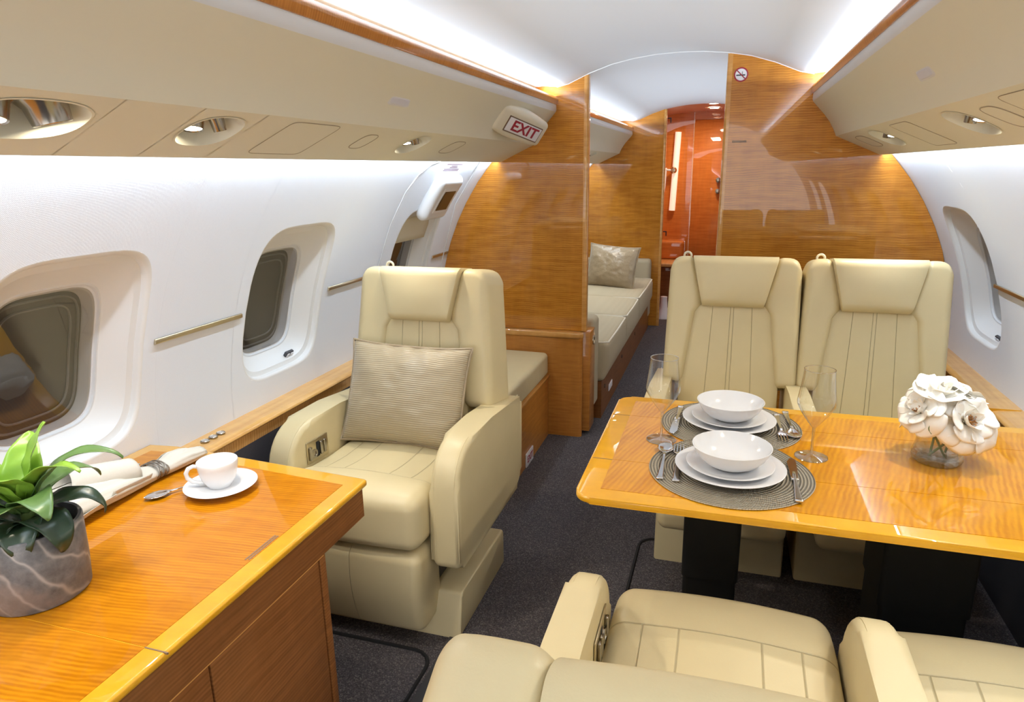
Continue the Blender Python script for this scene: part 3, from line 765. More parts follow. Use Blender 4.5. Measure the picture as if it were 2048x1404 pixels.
# ---- cushions
def cushion(name, label, w, h, th, mat, pipemat, loc, rot, group=None):
    root = thing(name, label, 'cushion', loc, 0, group, rot)
    def edge(u, v):   # pinched outline
        return (w/2*u*(1-.06*(1-abs(v)**3))*(1), h/2*v*(1-.07*(1-abs(u)**3)))
    def P(u, v, s):
        x, z = edge(u, v); b = (1-abs(u)**2.6)*(1-abs(v)**2.6)
        wr = .006*noise.noise(Vector((u*2.3, v*2.3, s*3.0)))+.004*noise.noise(Vector((u*6, v*6, s)))
        e = .012*math.sin(u*17+v*3)*(abs(v)**6)*(1-abs(u))
        return (x, s*(th/2*b**.62+wr*b**.3+e*.3*b**.2), z+e*.25)
    bm = NB()
    for s in (-1, 1): grid(bm, lambda a, b: P(a*2-1, b*2-1, s), 40, 40)
    bmesh.ops.remove_doubles(bm, verts=bm.verts[:], dist=.0004)
    obj('cover', bm, mat, root, 180)
    pts = []
    K = 24
    for k in range(K): pts.append(edge(-1+2*k/K, -1))
    for k in range(K): pts.append(edge(1, -1+2*k/K))
    for k in range(K): pts.append(edge(1-2*k/K, 1))
    for k in range(K): pts.append(edge(-1, 1-2*k/K))
    bm = NB(); tube(bm, [(x, 0, z) for x, z in pts], .0045, 8, closed=True); obj('piping', bm, pipemat, root, 180)
    return root
cushion('throw_pillow', 'square ribbed satin pillow leaning in the left armchair', .43, .345, .15, 'satin', 'satin2', (-.742, 1.930, .640), (math.radians(-22), math.radians(1.5), math.radians(2)))
# ---- dining table
root = thing('dining_table', 'glossy wood dining table laid for two between the facing seats', 'table', (.5, 1.59, 0), 0)
TX0, TX1, TY0, TY1, TZ = -.027, 1.112, 1.262, 1.928, .70
def loc(x, y, z): return (x-.5, y-1.59, z)
def rr(x0, x1, y0, y1, r, seg=6, rr2=None):
    return fillet([(x0, y0, r), (x1, y0, rr2 if rr2 is not None else r), (x1, y1, rr2 if rr2 is not None else r), (x0, y1, r)], seg)
bm = NB()
prof = [(TX0-.5, TY0-1.59), ]
q = [(p[0]-.5, p[1]-1.59) for p in rr(TX0, TX1, TY0, TY1, .035, 8, .004)]
prism(bm, q, 'z', .684, .6995, .0065, 4); top = obj('table_top', bm, 'band', root, label='golden edge band of the table top')
# veneer fields let into the top, three leaves with fine joints
JY = [TY0+.046, 1.462, 1.765, TY1-.040]
for k in range(3):
    bm = NB(); y0, y1 = JY[k]+(.0 if k == 0 else .0008), JY[k+1]-(.0 if k == 2 else .0008)
    box(bm, loc(TX0+.050, y0, .695), loc(1.04, y1, .7003)); obj('veneer_field', bm, 'table', root)
bm = NB()
for yj in (1.462, 1.765): box(bm, loc(TX0+.004, yj-.0009, .6992), loc(TX0+.05, yj+.0009, .7002))
obj('leaf_joint', bm, 'placard', root)
def leg(x0, x1, y0, y1):
    bm = NB(); cx, cy = (x0+x1)/2-.5, (y0+y1)/2-1.59; hx, hy = (x1-x0)/2, (y1-y0)/2
    for (za, zb, k) in ((0, .40, 1.0), (.40, .684, 1.06)):
        q = [(cx+p[0]*k, cy+p[1]*k) for p in rr(-hx, hx, -hy, hy, .012, 4)]
        prism(bm, q, 'z', za, zb)
    obj('leg', bm, 'legdark', root)
leg(.195, .318, 1.50, 1.68); leg(.625, .800, 1.50, 1.68)
# ---- credenza on the left
root = thing('credenza', 'low wood credenza with the plant and coffee cup in the left corner', 'cabinet', (-.85, .6, 0), 0)
CZ = .67
def cl(x, y, z): return (x+.85, y-.6, z)
bm = NB()
q = fillet([(-.518, -.6, 0), (-.515, 1.272, .012), (-1.10, 1.315, .0), (-1.184, 1.305, 0), (-1.186, -.6, 0)], 4)
q = [(p[0]+.85, p[1]-.6) for p in q]
prism(bm, q, 'z', CZ-.016, CZ-.0006, .006, 3); obj('counter_top', bm, 'band', root, label='golden edge band of the counter')
for (y0, y1) in ((-.6, .661), (.663, 1.245)):
    bm = NB(); yA = 1.272 if y1 > 1 else y1
    if y1 > 1: pr = [(-.556, y0), (-.556, 1.228), (-1.10, 1.272), (-1.145, 1.268), (-1.16, y0)]
    else: pr = [(-.556, y0), (-.556, y1), (-1.16, y1), (-1.16, y0)]
    prism(bm, [(p[0]+.85, p[1]-.6) for p in pr], 'z', CZ-.008, CZ); obj('veneer_field', bm, 'cred', root)
bm = NB(); box(bm, cl(-.556, .6608, CZ-.003), cl(-.513, .6632, CZ+.0001)); obj('joint', bm, 'placard', root)
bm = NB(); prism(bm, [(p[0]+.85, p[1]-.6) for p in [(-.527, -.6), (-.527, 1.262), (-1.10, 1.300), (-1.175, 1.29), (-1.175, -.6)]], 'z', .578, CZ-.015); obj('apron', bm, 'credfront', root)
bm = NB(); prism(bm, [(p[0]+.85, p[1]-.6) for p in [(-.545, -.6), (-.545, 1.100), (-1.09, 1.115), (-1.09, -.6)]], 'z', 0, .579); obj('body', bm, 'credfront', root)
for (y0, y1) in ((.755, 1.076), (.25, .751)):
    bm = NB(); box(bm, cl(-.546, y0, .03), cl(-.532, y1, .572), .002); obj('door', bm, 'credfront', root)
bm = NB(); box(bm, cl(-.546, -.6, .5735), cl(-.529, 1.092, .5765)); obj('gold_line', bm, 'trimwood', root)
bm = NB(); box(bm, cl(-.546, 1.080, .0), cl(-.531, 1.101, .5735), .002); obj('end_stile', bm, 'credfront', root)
bm = NB()
for k in range(2): box(bm, cl(-.5685+.006*k, .905+.002*k, CZ+.0001), cl(-.5650+.006*k, .995, CZ+.0005))
obj('engraved_lines', bm, 'placard', root)
# ---- bench behind the armchair
root = thing('bench', 'low wood bench with beige leather cushion beside the left bulkhead', 'bench', (-.86, 2.9, 0), 0)
bm = NB(); box(bm, (-.255, -.42, 0), (.270, .34, .318)); obj('bench_body', bm, 'cab', root)
bm = NB(); box(bm, (-.255, -.425, .318), (.279, .345, .333), .003); obj('bench_lip', bm, 'trimwood', root)
bm = NB(); rbox(bm, (-.255, -.43, .333), (.272, .342, .452), .022, lambda x, y, z: (x, y, z+(.008*(1-(x/.27)**2)*(1-(y/.42)**2) if z > .4 else 0)), (8, 10, 3), 4); obj('bench_cushion', bm, 'arm', root, 70)
root = thing('floor_exit_placard', 'small white EXIT placard at floor level on the bench', 'sign', (-.588, 2.86, .035), 0)
bm = NB(); box(bm, (-.001, -.055, -.033), (.006, .062, .035), .002); obj('plate', bm, 'signwhite', root)
text('lettering', 'EXIT', .046, 'red', root, (.0063, .004, 0), (PI/2, 0, PI/2))
# ---- lower bulkhead cabinet
root = thing('bulkhead_cabinet', 'waist-high wood cabinet below the left bulkhead with bullnose top', 'cabinet', (-.75, 3.25, 0), 0)
def rc(x0, x1, y0, y1, r): return fillet([(x0, y0, 0), (x1, y0, r), (x1, y1, .02), (x0, y1, 0)], 6)
bm = NB(); prism(bm, rc(-.34, .335, -.002, .036, .030), 'z', 0, .535); obj('cabinet_body', bm, 'cab', root)
bm = NB(); prism(bm, rc(-.34, .338, -.008, .036, .030), 'z', .530, .560, .010, 4); obj('bullnose_top', bm, 'trimwood', root)
# ---- sofa beyond the bulkhead
root = thing('sofa', 'three-cushion beige sofa beyond the left bulkhead', 'sofa', (-.75, 4.6, 0), 0)
bm = NB(); box(bm, (-.33, -1.05, 0), (.385, 1.30, .215)); obj('sofa_base', bm, 'credfront', root)
for k, (y0, y1) in enumerate(((-1.07, -.37), (-.37, .27), (.27, 1.20))):
    bm = NB()
    rbox(bm, (-.30, y0+.004, .215), (.425, y1-.004, .445), .035, lambda x, y, z: (x-(.02 if z < .30 and x > .3 else 0), y, z+(.012*(1-((x-.06)/.37)**2) if z > .4 else 0)), (8, 8, 3), 4); c = obj('seat_cushion', bm, 'sofa', root, 70)
    bm = NB(); tube(bm, [(-.2, y0+.016, .438), (.392, y0+.013, .441), (.417, y0+.036, .440), (.420, (y0+y1)/2, .440), (.417, y1-.036, .440), (.392, y1-.013, .441), (-.2, y1-.013, .441)], .0055, 6); obj('piping', bm, 'piping', c)
bm = NB(); rbox(bm, (-.29, -1.04, .42), (-.13, 1.19, .80), .07, lambda x, y, z: (x-(z-.42)*.20, y, z), (4, 12, 4), 5); obj('backrest', bm, 'sofa', root, 70)
bm = NB(); rbox(bm, (-.32, -1.19, .10), (.368, -1.045, .600), .03, None, (6, 3, 4), 4); obj('arm', bm, 'sofa', root, 70)
bm = NB(); box(bm, (-.32, -1.312, .02), (.370, -1.185, .558), .006); p = obj('arm_end_panel', bm, 'cab', root)
bm = NB(); lathe(bm, [(.024, 0), (.024, .004), (.017, .005), (.014, .001), (0, .001)], 24, (.371, -1.235, .50), Matrix.Rotation(PI/2, 3, 'Y')); obj('latch', bm, 'gold', p)
bm = NB(); rbox(bm, (-.30, 1.205, .10), (.395, 1.33, .60), .03, None, (6, 3, 4), 4); obj('arm', bm, 'sofa', root, 70)
for yy, zz in ((-.95, .16), (-.30, .16), (.35, .16)):
    bm = NB(); lathe(bm, [(.012, 0), (.012, .004), (0, .005)], 16, (.386, yy, zz), Matrix.Rotation(PI/2, 3, 'Y')); obj('base_latch', bm, 'nickel', root)
bm = NB(); box(bm, (.386, -.62, .085), (.392, -.50, .125), .003); tag(obj('floor_light', bm, 'signwhite', None, loc=(-.75, 4.4, 0)), 'small white floor path light on the sofa base', 'light')
cushion('throw_pillow', 'shiny champagne pillow at the far end of the sofa', .42, .34, .15, 'satin2', 'satin2', (-.60, 5.30, .605), (math.radians(-14), math.radians(3), math.radians(-14)))
# ---- emergency window hatch cover and placard
root = thing('hatch_handle_cover', 'white molded emergency handle cover above the window behind the armchair', 'cover', (0, 0, 0), 0)
def wp(y, z, d): # point on left wall, d toward the cabin
    a = Vector((-wx(z), 0, z-WZ)).normalized(); return Vector((-wx(z), y, z))-Vector((a.x, 0, a.z))*d
def patch(y0, y1, z0, z1, depth, r):
    bm = NB()
    def f(x, y, z):
        q = wp(x, y, z); return q
    rbox(bm, (y0, z0, -.005), (y1, z1, depth), r, f, (6, 8, 2), 4); return bm
bm = patch(2.695, 2.935, 1.165, 1.350, .050, .03); obj('cover', bm, 'whiteplastic', root, 70)
bm = patch(2.740, 2.905, 1.200, 1.318, .0525, .012); obj('cover_rim', bm, 'whiteplastic', root, 70)
bm = patch(2.752, 2.893, 1.209, 1.309, .0540, .014); obj('viewing_window', bm, plain('brown_window', (.085, .05, .028), .25), root, label='dark brown viewing window')
root = thing('emergency_placard', 'small white placard of printed lines above the handle cover', 'sign', (0, 0, 0), 0)
bm = patch(2.72, 2.92, 1.352, 1.388, .0012, .0006); obj('plate', bm, 'whiteplastic', root)
bm = NB()
for k, (a, b, mz) in enumerate(((2.73, 2.91, 1.384), (2.79, 2.86, 1.377), (2.78, 2.87, 1.371), (2.73, 2.90, 1.364), (2.73, 2.90, 1.358))):
    P4 = [wp(a, mz, .0016), wp(b, mz, .0016), wp(b, mz+.003, .0016), wp(a, mz+.003, .0016)]; bm.faces.new([bm.verts.new(p) for p in P4])
obj('printed_lines', bm, plain('faded_print', (.20, .10, .14), .6), root)
bm = NB()
out = []
for k in range(13):
    z = .62+.75*k/12; out.append(wp(2.52+.0*z, z, .001))
out = [wp(2.50, .66, .001), wp(2.50, .95, .001), wp(2.495, 1.15, .001), wp(2.49, 1.28, .001), wp(2.515, 1.345, .001), wp(2.57, 1.385, .001), wp(2.66, 1.40, .001)]
tube(bm, out, .0022, 6); tube(bm, [wp(3.10, 1.40, .001), wp(3.125, 1.36, .001), wp(3.13, 1.2, .001), wp(3.13, .66, .001)], .0022, 6)
struct('trim_9', bm, 'valance_band')
# window switches
for s, y, z, lab in ((-1, 1.972, .752, 'small dark window shade switch in the second left window reveal'), (1, 2.80, .748, 'small dark window shade switch in the right window reveal')):
    X = s*(wx(z)+.036); root = thing('shade_switch', lab, 'switch', (X, y, z-.012), 0, 'window shade switches'); root.rotation_euler = (0, s*math.radians(-35), 0)
    bm = NB(); rbox(bm, (-.006, -.021, -.012), (.006, .021, .012), .004, None, (2, 2, 2), 2); obj('bezel', bm, 'darkgrey', root)
    for k in (-1, 1):
        bm = NB(); rbox(bm, (-s*.0075-.002, k*.010-.0065, -.0075), (-s*.0075+.002, k*.010+.0065, .0075), .0015, None, (1, 1, 1), 2); obj('button', bm, 'signwhite', root)
# ledge buttons
for k, (x, y) in enumerate(((-1.152, 1.462), (-1.152, 1.495), (-1.152, 1.527))):
    lab = ('round chrome ledge button nearest the credenza', 'round chrome ledge button, middle of the row of three', 'round chrome ledge button farthest from the credenza')[k]
    root = thing('ledge_button', lab, 'button', (x, y, .6160), 0, 'chrome buttons on the left ledge')
    bm = NB(); lathe(bm, [(.013, 0), (.013, .003), (.0115, .0045), (.010, .003)], 24); obj('bezel', bm, 'nickel', root)
    bm = NB(); lathe(bm, [(.010, .003), (.0095, .0042), (0, .0046)], 24); obj('cap', bm, 'chrome', root)

# ================================================================== LAVATORY BEYOND
bm = NB(); box(bm, (-.95, 7.2, 0), (-.125, 7.25, 1.95)); struct('wall_lavatory_back', bm, 'lav')
bm = NB(); grid(bm, lambda a, b: (-.95, 6.0+1.2*a, 1.95*b), 2, 2); struct('wall_lavatory_left', bm, 'lav')
bm = NB(); grid(bm, lambda a, b: (.95, 6.0+1.2*a, 1.95*b), 2, 2); struct('wall_lavatory_right', bm, 'lav')
bm = NB(); grid(bm, lambda a, b: (1.0*(2*b-1), [Y2+.046, 7.2][int(a)], 1.875-.18*(2*b-1)**2), 2, 15); struct('ceiling_lavatory', bm, 'lavceil')
root = bpy.data.objects.new('door_1', None); COL.objects.link(root); root['kind'] = 'structure'
bm = NB(); box(bm, (-.118, 7.19, 0), (.95, 7.24, 1.80), .004); struct('door_leaf', bm, 'lav', root)
bm = NB(); box(bm, (-.124, 7.185, 0), (-.116, 7.2, 1.95)); struct('door_edge', bm, 'trimwood', root)
bm = NB(); box(bm, (-.118, 7.188, 1.8002), (.95, 7.24, 1.95)); struct('door_header', bm, 'lav', root)
for z in (1.225, 1.118):
    bm = NB(); lathe(bm, [(.016, 0), (.016, .02), (.024, .022), (.024, .05), (0, .054)], 20, (.135, 7.19, z), Matrix.Rotation(PI/2, 3, 'X')); struct('door_knob', bm, 'nickel', root)
for k, (x, y) in enumerate(((.08, 6.25), (.07, 6.75))):
    root = thing('downlight', ('round downlight in the lavatory ceiling nearest the partition', 'round downlight in the lavatory ceiling nearest the door')[k], 'light', (x, y, 1.871), 0, 'lavatory ceiling downlights')
    bm = NB(); lathe(bm, [(.062, 0), (.062, -.006), (.05, -.008), (.048, -.004)], 28); obj('trim_ring', bm, 'chrome', root)
    bm = NB(); lathe(bm, [(.049, -.004), (0, -.004)], 28); obj('lens', bm, 'lampglow', root)
bm = NB(); tube(bm, [(-.30, 7.17, .93), (-.285, 7.17, 1.30), (-.27, 7.17, 1.69)], .030, 16); tag(obj('tube_reflection', bm, 'tubereflect'), 'tall glowing stand-in for a tube lamp on the far orange wall', 'lamp')  # no fitting here: glowing tube stands in for a fluorescent's reflection
root = thing('hand_shower', 'hand shower with white hose on a brass holder in front of the stand-in tube lamp', 'shower', (-.298, 7.12, 1.325), 0)
bm = NB(); lathe(bm, [(0, 0), (.030, 0), (.034, .01), (.030, .03), (.020, .045), (0, .047)], 20, (0, 0, 0), Matrix.Rotation(PI/2, 3, 'X')); obj('holder', bm, 'gold', root)
bm = NB(); tube(bm, [(-.005, -.03, 0), (-.06, -.03, .004), (-.075, -.03, .02)], .010, 8); obj('handle', bm, 'whiteplastic', root)
bm = NB(); tube(bm, [(-.075, -.03, .02), (-.08, -.03, -.05), (-.085, -.03, -.15), (-.095, -.03, -.25), (-.105, -.03, -.36)], [.012, .015, .016, .013, .008], 8); obj('hose', bm, 'whiteplastic', root)
root = thing('vanity_unit', 'orange wood vanity box with pale counter behind the far partition', 'cabinet', (-.43, 6.9, 0), 0)
bm = NB(); rbox(bm, (-.45, -.30, .10), (.20, .28, .44), .02, None, (3, 3, 3), 3); obj('body', bm, 'credfront', root)
bm = NB(); box(bm, (-.45, -.36, .44), (.24, .28, .475), .01, 3); obj('counter', bm, 'ledge', root)
bm = NB(); rbox(bm, (-.45, -.05, .475), (.285, .28, .655), .03, None, (3, 3, 3), 4); obj('splash_box', bm, 'lav', root)
root = thing('toilet_foot', 'glimpse of a white curved pedestal foot beyond the partition', 'pedestal', (-.27, 6.3, 0), 0)
bm = NB(); lathe(bm, [(0, 0), (.075, 0), (.07, .04), (.035, .10), (.03, .2), (.0, .2)], 20); obj('foot', bm, 'whiteplastic', root)
for z, lab in ((1.72, 'upper'), (.80, 'lower')):
    root = thing('partition_hinge', 'small black %s hinge on the far partition edge' % lab, 'hinge', (-.275, Y2+.02, z), 0, 'far partition hinges')
    bm = NB(); box(bm, (0, -.006, .02), (.030, .006, .028)); obj('leaf', bm, 'black', root)
    bm = NB(); box(bm, (.022, -.006, -.012), (.030, .006, .022)); obj('pin', bm, 'black', root)

# ================================================================== TABLEWARE
MX, MY = .285, (1.462, 1.757)
def placemat(y, z0, label, lip):
    root = thing('placemat', label, 'placemat', (MX, y, z0), 0, 'round woven placemats')
    bm = NB()
    def zf(r, th):
        k = 0.0
        if lip: k = .0046*max(0, min(1, (r*math.sin(th)-.105)/.03))
        return k
    R = .174
    prof = [(0, .0034), (R*.3, .0034), (R*.6, .0034), (R*.75, .0034), (R*.85, .0034), (R*.95, .0034), (R-.001, .0030), (R, .0015), (R-.001, 0), (R*.95, 0), (R*.85, 0), (R*.75, 0), (R*.6, 0), (R*.3, 0), (0, 0)]
    grid(bm, lambda a, b: (lambda q, th: (q[0]*math.cos(th)*1.0, q[0]*math.sin(th), q[1]+zf(q[0], th)))(prof[int(round(b*(len(prof)-1)))], 2*PI*a), 72, len(prof), closeu=True)
    bmesh.ops.remove_doubles(bm, verts=bm.verts[:], dist=.00001)
    obj('woven_disc', bm, 'mat', root)
    bm = NB(); tube(bm, [(R*math.cos(2*PI*k/72), R*math.sin(2*PI*k/72), .0018+zf(R, 2*PI*k/72)) for k in range(72)], .0022, 6, closed=True); obj('bound_edge', bm, 'mat', root)
    return root
TT = .7004
placemat(MY[0], TT, 'round grey woven placemat at the near table edge', True)
placemat(MY[1], TT, 'round grey woven placemat at the far table edge', False)
def dish(name, label, prof, x, y, z, group):
    bm = NB(); lathe(bm, prof, 72, (0, 0, 0)); o = obj(name, bm, 'china', None, 50); o.location = (x, y, z); return tag(o, label, name.split('_')[-1], group)
DP = [(0, .002), (.062, .002), (.066, 0), (.070, .0), (.075, .004), (.092, .009), (.1165, .0165), (.118, .018), (.116, .0185), (.092, .0115), (.072, .007), (.06, .006), (0, .006)]
SP = [(0, .0), (.050, .0), (.052, .0), (.056, .004), (.072, .008), (.0925, .0155), (.094, .017), (.092, .0175), (.072, .0105), (.054, .006), (0, .006)]
BP = [(0, .0), (.036, 0), (.038, .0), (.044, .004), (.060, .0125), (.0725, .0255), (.0805, .0395), (.0838, .0475), (.0848, .0495), (.083, .0495), (.078, .040), (.070, .0285), (.058, .0165), (.042, .009), (.03, .006), (0, .005)]
for k, (y, w) in enumerate(((1.456, 'near'), (1.762, 'far'))):
    z = TT+.0036; x = (.284, .281)[k]
    dish('dinner_plate', 'large white dinner plate at the bottom of the %s stack' % w, DP, x, y, z, 'white dinner plates')
    dish('salad_plate', 'middle white plate in the %s stack of dishes' % w, SP, x, y, z+.0068, 'white salad plates')
    dish('soup_bowl', 'white bowl on top of the %s stack of dishes' % w, BP, x+.002, y+.005, z+.0134, 'white soup bowls')
# cutlery: local +y is the working end
def cutlery(kind, label, x, y, rz, mats=('steel',)):
    root = thing('table_'+kind, label, kind, (x, y, TT+.0040), rz, 'silver cutlery')
    def strip(prof, th=.0016, dish=None):
        bm = NB(); n = len(prof)
        def f(a, b):
            k = int(round(a*(n-1))); yy, w, z = prof[k]; u = 2*b-1
            return (u*w, yy, z+(dish(yy, u) if dish else 0)+.0012)
        grid(bm, f, n, 7); return bm
    hl = [(-.100, .0058, 0), (-.097, .0072, 0), (-.088, .0070, 0), (-.05, .0050, .001), (-.01, .0032, .003), (.018, .0028, .005), (.030, .0032, .005)]
    bm = strip(hl); h = obj('handle', bm, 'steel', root, 60); solid(h, .0034, 0)
    bm = NB(); rbox(bm, (-.0082, -.104, 0), (.0082, -.094, .005), .002, None, (2, 1, 1), 2); obj('handle_end', bm, 'steel', root)
    if kind == 'spoon':
        pr = [(.028, .0030, .0055), (.036, .006, .005), (.046, .0135, .0046), (.058, .0185, .0045), (.070, .0195, .0045), (.082, .0165, .0045), (.090, .0095, .005), (.094, .001, .0055)]
        b = obj('bowl', strip(pr, dish=lambda yy, u: -.0045*(1-u*u)*max(0, 1-((yy-.064)/.032)**2)), 'steel', root, 60); solid(b, .0016, 0)
    elif kind == 'fork':
        pr = [(.028, .0030, .0055), (.038, .006, .0045), (.046, .0115, .003), (.058, .0128, .002)]
        b = obj('neck', strip(pr), 'steel', root, 60); solid(b, .0018, 0)
        for k in range(4):
            xx = -.0105+.007*k; bm = NB(); tube(bm, [(xx, .054, .0033), (xx, .075, .003), (xx, .098, .0050)], [.0020, .0018, .0009], 6); obj('tine', bm, 'steel', root)
    else:
        bm = NB(); q = fillet([(-.0075, .0, .002), (.0075, 0, .002), (.0095, .05, .01), (.0095, .105, .008), (-.002, .116, .006), (-.0095, .09, .02)], 4)
        prism(bm, q, 'z', .0022, .0042, .0006, 1); obj('blade', bm, 'steel', root)
        bm = NB(); rbox(bm, (-.008, -.006, 0), (.008, .006, .0065), .002, None, (2, 1, 1), 2); obj('bolster', bm, 'steel', root)
    return root
cutlery('spoon', 'silver spoon at the left of the near place setting', .139, 1.478, 0.01)
cutlery('fork', 'silver fork beside the near plate', .171, 1.475, 0.03)
cutlery('knife', 'silver knife at the right of the near place setting', .418, 1.447, .0)
cutlery('knife', 'silver knife at the left of the far place setting', .150, 1.755, PI-.03)
cutlery('fork', 'silver fork right of the far plate', .408, 1.758, PI+.03)
cutlery('spoon', 'silver spoon at the far right of the far place setting', .434, 1.782, PI+.05)
# wine glasses
def wine_glass(label, x, y):
    root = thing('wine_glass', label, 'glass', (x, y, TT), 0, 'empty wine glasses')
    bm = NB(); lathe(bm, [(.0330, .213), (.0345, .195), (.0375, .170), (.0405, .148), (.0418, .136), (.0405, .128), (.030, .108), (.016, .088), (.008, .078), (.0035, .072)], 48); obj('bowl', bm, 'glass', root)
    bm = NB(); tube(bm, [(.0330*math.cos(2*PI*k/48), .0330*math.sin(2*PI*k/48), .213) for k in range(48)], .0008, 6, closed=True); obj('rim', bm, 'glass3', root)
    bm = NB(); lathe(bm, [(.0035, .073), (.0028, .05), (.0030, .012), (.0055, .007)], 24); obj('stem', bm, 'glass3', root)
    bm = NB(); tube(bm, [(.0360*math.cos(2*PI*k/48), .0360*math.sin(2*PI*k/48), .0012) for k in range(48)], .0009, 6, closed=True); lathe(bm, [(.0055, .0075), (.013, .0045), (.035, .0016), (.0362, .0008), (.035, .0002), (0, .0002)], 48); obj('foot', bm, M['glass2'], root)
    return root
wine_glass('empty wine glass near the left end of the table', .121, 1.612)
wine_glass('empty wine glass right of the plates', .466, 1.598)
# vase with roses
VX, VY = .735, 1.650
root = thing('glass_vase', 'squat clear glass vase holding white roses', 'vase', (VX, VY, TT), 0)
bm = NB()
oc = 10
lathe(bm, [(0, .0005), (.046, .0005), (.050, .004), (.0525, .014), (.051, .022), (.047, .04), (.044, .065), (.046, .095), (.048, .118), (.0468, .118), (.0445, .095), (.0425, .065), (.045, .04), (.046, .022), (.043, .014), (0, .012)], 14)
obj('vase_body', bm, 'glass', root, 20)
bm = NB(); lathe(bm, [(0, .0006), (.046, .0006), (.0525, .009), (.0530, .018), (.050, .027), (.045, .030), (.040, .022), (.030, .017), (0, .016)], 14); obj('thick_base', bm, M['glass2'], root, 20)
def rose(label, bx, by, bz, tilt, open_, sc, stem_to, centre):
    root = thing('white_rose', label, 'flower', (bx, by, bz), 0, 'white roses in the vase')
    q = Vector((0, 0, 1)).rotation_difference(Vector(tilt).normalized()).to_matrix(); rnd = random.Random(int((bx*977+by*631+bz*389)*1000))
    bm = NB()
    layers = [(5, .036, .40), (5, .052, .85), (6, .066, 1.22)]
    if not open_: layers = [(3, .024, -.10), (3, .034, .08), (4, .046, .38), (5, .058, .80), (6, .066, 1.20)]
    for li, (n, L, op) in enumerate(layers):
        for k in range(n):
            a0 = 2*PI*k/n+li*.8+rnd.uniform(-.2, .2); op2 = op+rnd.uniform(-.16, .16); Lk = L*sc*rnd.uniform(.9, 1.1); wid = (3.3/n)*1.3
            ph = rnd.uniform(0, 6)
            def f(u, v, a0=a0, op2=op2, Lk=Lk, wid=wid, ph=ph, li=li):
                t = v*(1-.10*abs(2*u-1)**3); w = wid*(.30+.70*math.sin(PI*.5*min(1, v*1.25))); a = a0+(u-.5)*2*w*(1-.25*max(0, v-.8)*5*.3)
                bend = op2*(.35+.9*t)            # petals start cupped and roll outward
                out = .004+Lk*(t*math.sin(min(1.75, bend))*.92+.12*math.sin(PI*min(1, t))); up = Lk*t*math.cos(min(1.75, bend))*.85
                ruff = .0036*math.sin((u-.5)*8+ph)*v**2 + .0014*math.sin((u-.5)*17+ph*2)*v**3
                out += ruff*.6; up += ruff + .004*abs(2*u-1)**2*v*(1 if op2 > .5 else 0) - li*.0028*sc
                return q @ Vector((out*math.cos(a), out*math.sin(a), up))
            grid(bm, f, 15, 11)
    o = obj('petals', bm, 'petal', root, 180); solid(o, .0006, 0)
    if centre:
        bm = NB()
        for k in range(46):
            a = rnd.uniform(0, 2*PI); r = .011*math.sqrt(rnd.random())*sc; h = rnd.uniform(.012, .020)*sc
            tube(bm, [q @ Vector((r*.5*math.cos(a), r*.5*math.sin(a), .002)), q @ Vector((r*math.cos(a), r*math.sin(a), h))], .0004, 4)
            bmesh.ops.create_icosphere(bm, subdivisions=1, radius=.0014, matrix=Matrix.Translation(q @ Vector((r*math.cos(a), r*math.sin(a), h))))
        obj('stamens', bm, centre, root)
    bm = NB(); e = Vector(stem_to)-Vector((bx, by, bz)); m = e*.5+Vector((.004, 0, -.004))
    tube(bm, [q @ Vector((0, 0, .002)), e*.2+Vector((0, 0, -.006)), m, e], [.0035, .0028, .0026, .0026], 8); obj('stem', bm, 'stem', root)
    bm = NB()
    for k in range(5):
        a = 2*PI*k/5; grid(bm, lambda u, v, a=a: q @ Vector(((.006+.016*v)*math.cos(a+(u-.5)*.7*(1-v)), (.006+.016*v)*math.sin(a+(u-.5)*.7*(1-v)), -.004-.010*v)), 3, 4)
    obj('sepals', bm, 'stem', root, 180)
    return root
rose('white rose in the vase facing left with brown centre', VX-.045, VY-.005, .820, (-.75, -.45, .45), True, .95, (VX+.012, VY-.018, .716), 'stamen')
rose('full white rose at the top of the vase bouquet', VX-.005, VY+.020, .850, (-.05, -.30, 1), False, 1.12, (VX-.01, VY+.012, .716), None)
rose('open white rose in front with orange stamens', VX+.040, VY-.020, .806, (.35, -.85, .55), True, 1.12, (VX-.020, VY-.012, .716), 'stamen')
rose('white rose at the back right of the vase bouquet', VX+.042, VY+.040, .838, (.5, .2, .9), False, .95, (VX+.02, VY+.015, .716), None)
bm = NB()
grid(bm, lambda u, v: (VX-.032+.007*math.sin(PI*v)*(2*u-1), VY-.050, .806-.026*v+.002*abs(2*u-1)), 5, 8); o = obj('rose_leaf', bm, 'leaf', None, 180); solid(o, .0006, 0); tag(o, 'single small green leaf hanging below the left rose', 'leaf')

# ================================================================== ON THE CREDENZA
# cup and saucer
SX, SY = -.811, 1.134
bm = NB(); lathe(bm, [(0, .002), (.036, .002), (.038, 0), (.041, 0), (.045, .004), (.060, .009), (.0765, .0150), (.0785, .0165), (.076, .0170), (.058, .0115), (.040, .007), (.030, .006), (0, .006)], 64)
o = obj('saucer', bm, 'china', None, 50); o.location = (SX, SY, CZ); tag(o, 'white saucer under the coffee cup on the credenza', 'saucer')
root = thing('coffee_cup', 'white coffee cup standing on its saucer on the credenza', 'cup', (SX-.009, SY+.007, CZ+.0062), 0)
bm = NB(); lathe(bm, [(0, .001), (.022, .001), (.0235, 0), (.0245, 0), (.0255, .003), (.030, .008), (.0365, .019), (.0405, .033), (.0430, .048), (.0442, .060), (.0435, .0612), (.0422, .060), (.0405, .046), (.0375, .032), (.033, .019), (.026, .010), (.015, .006), (0, .006)], 56); obj('cup_body', bm, 'china', root, 50)
bm = NB(); ha = math.radians(222); hp = []
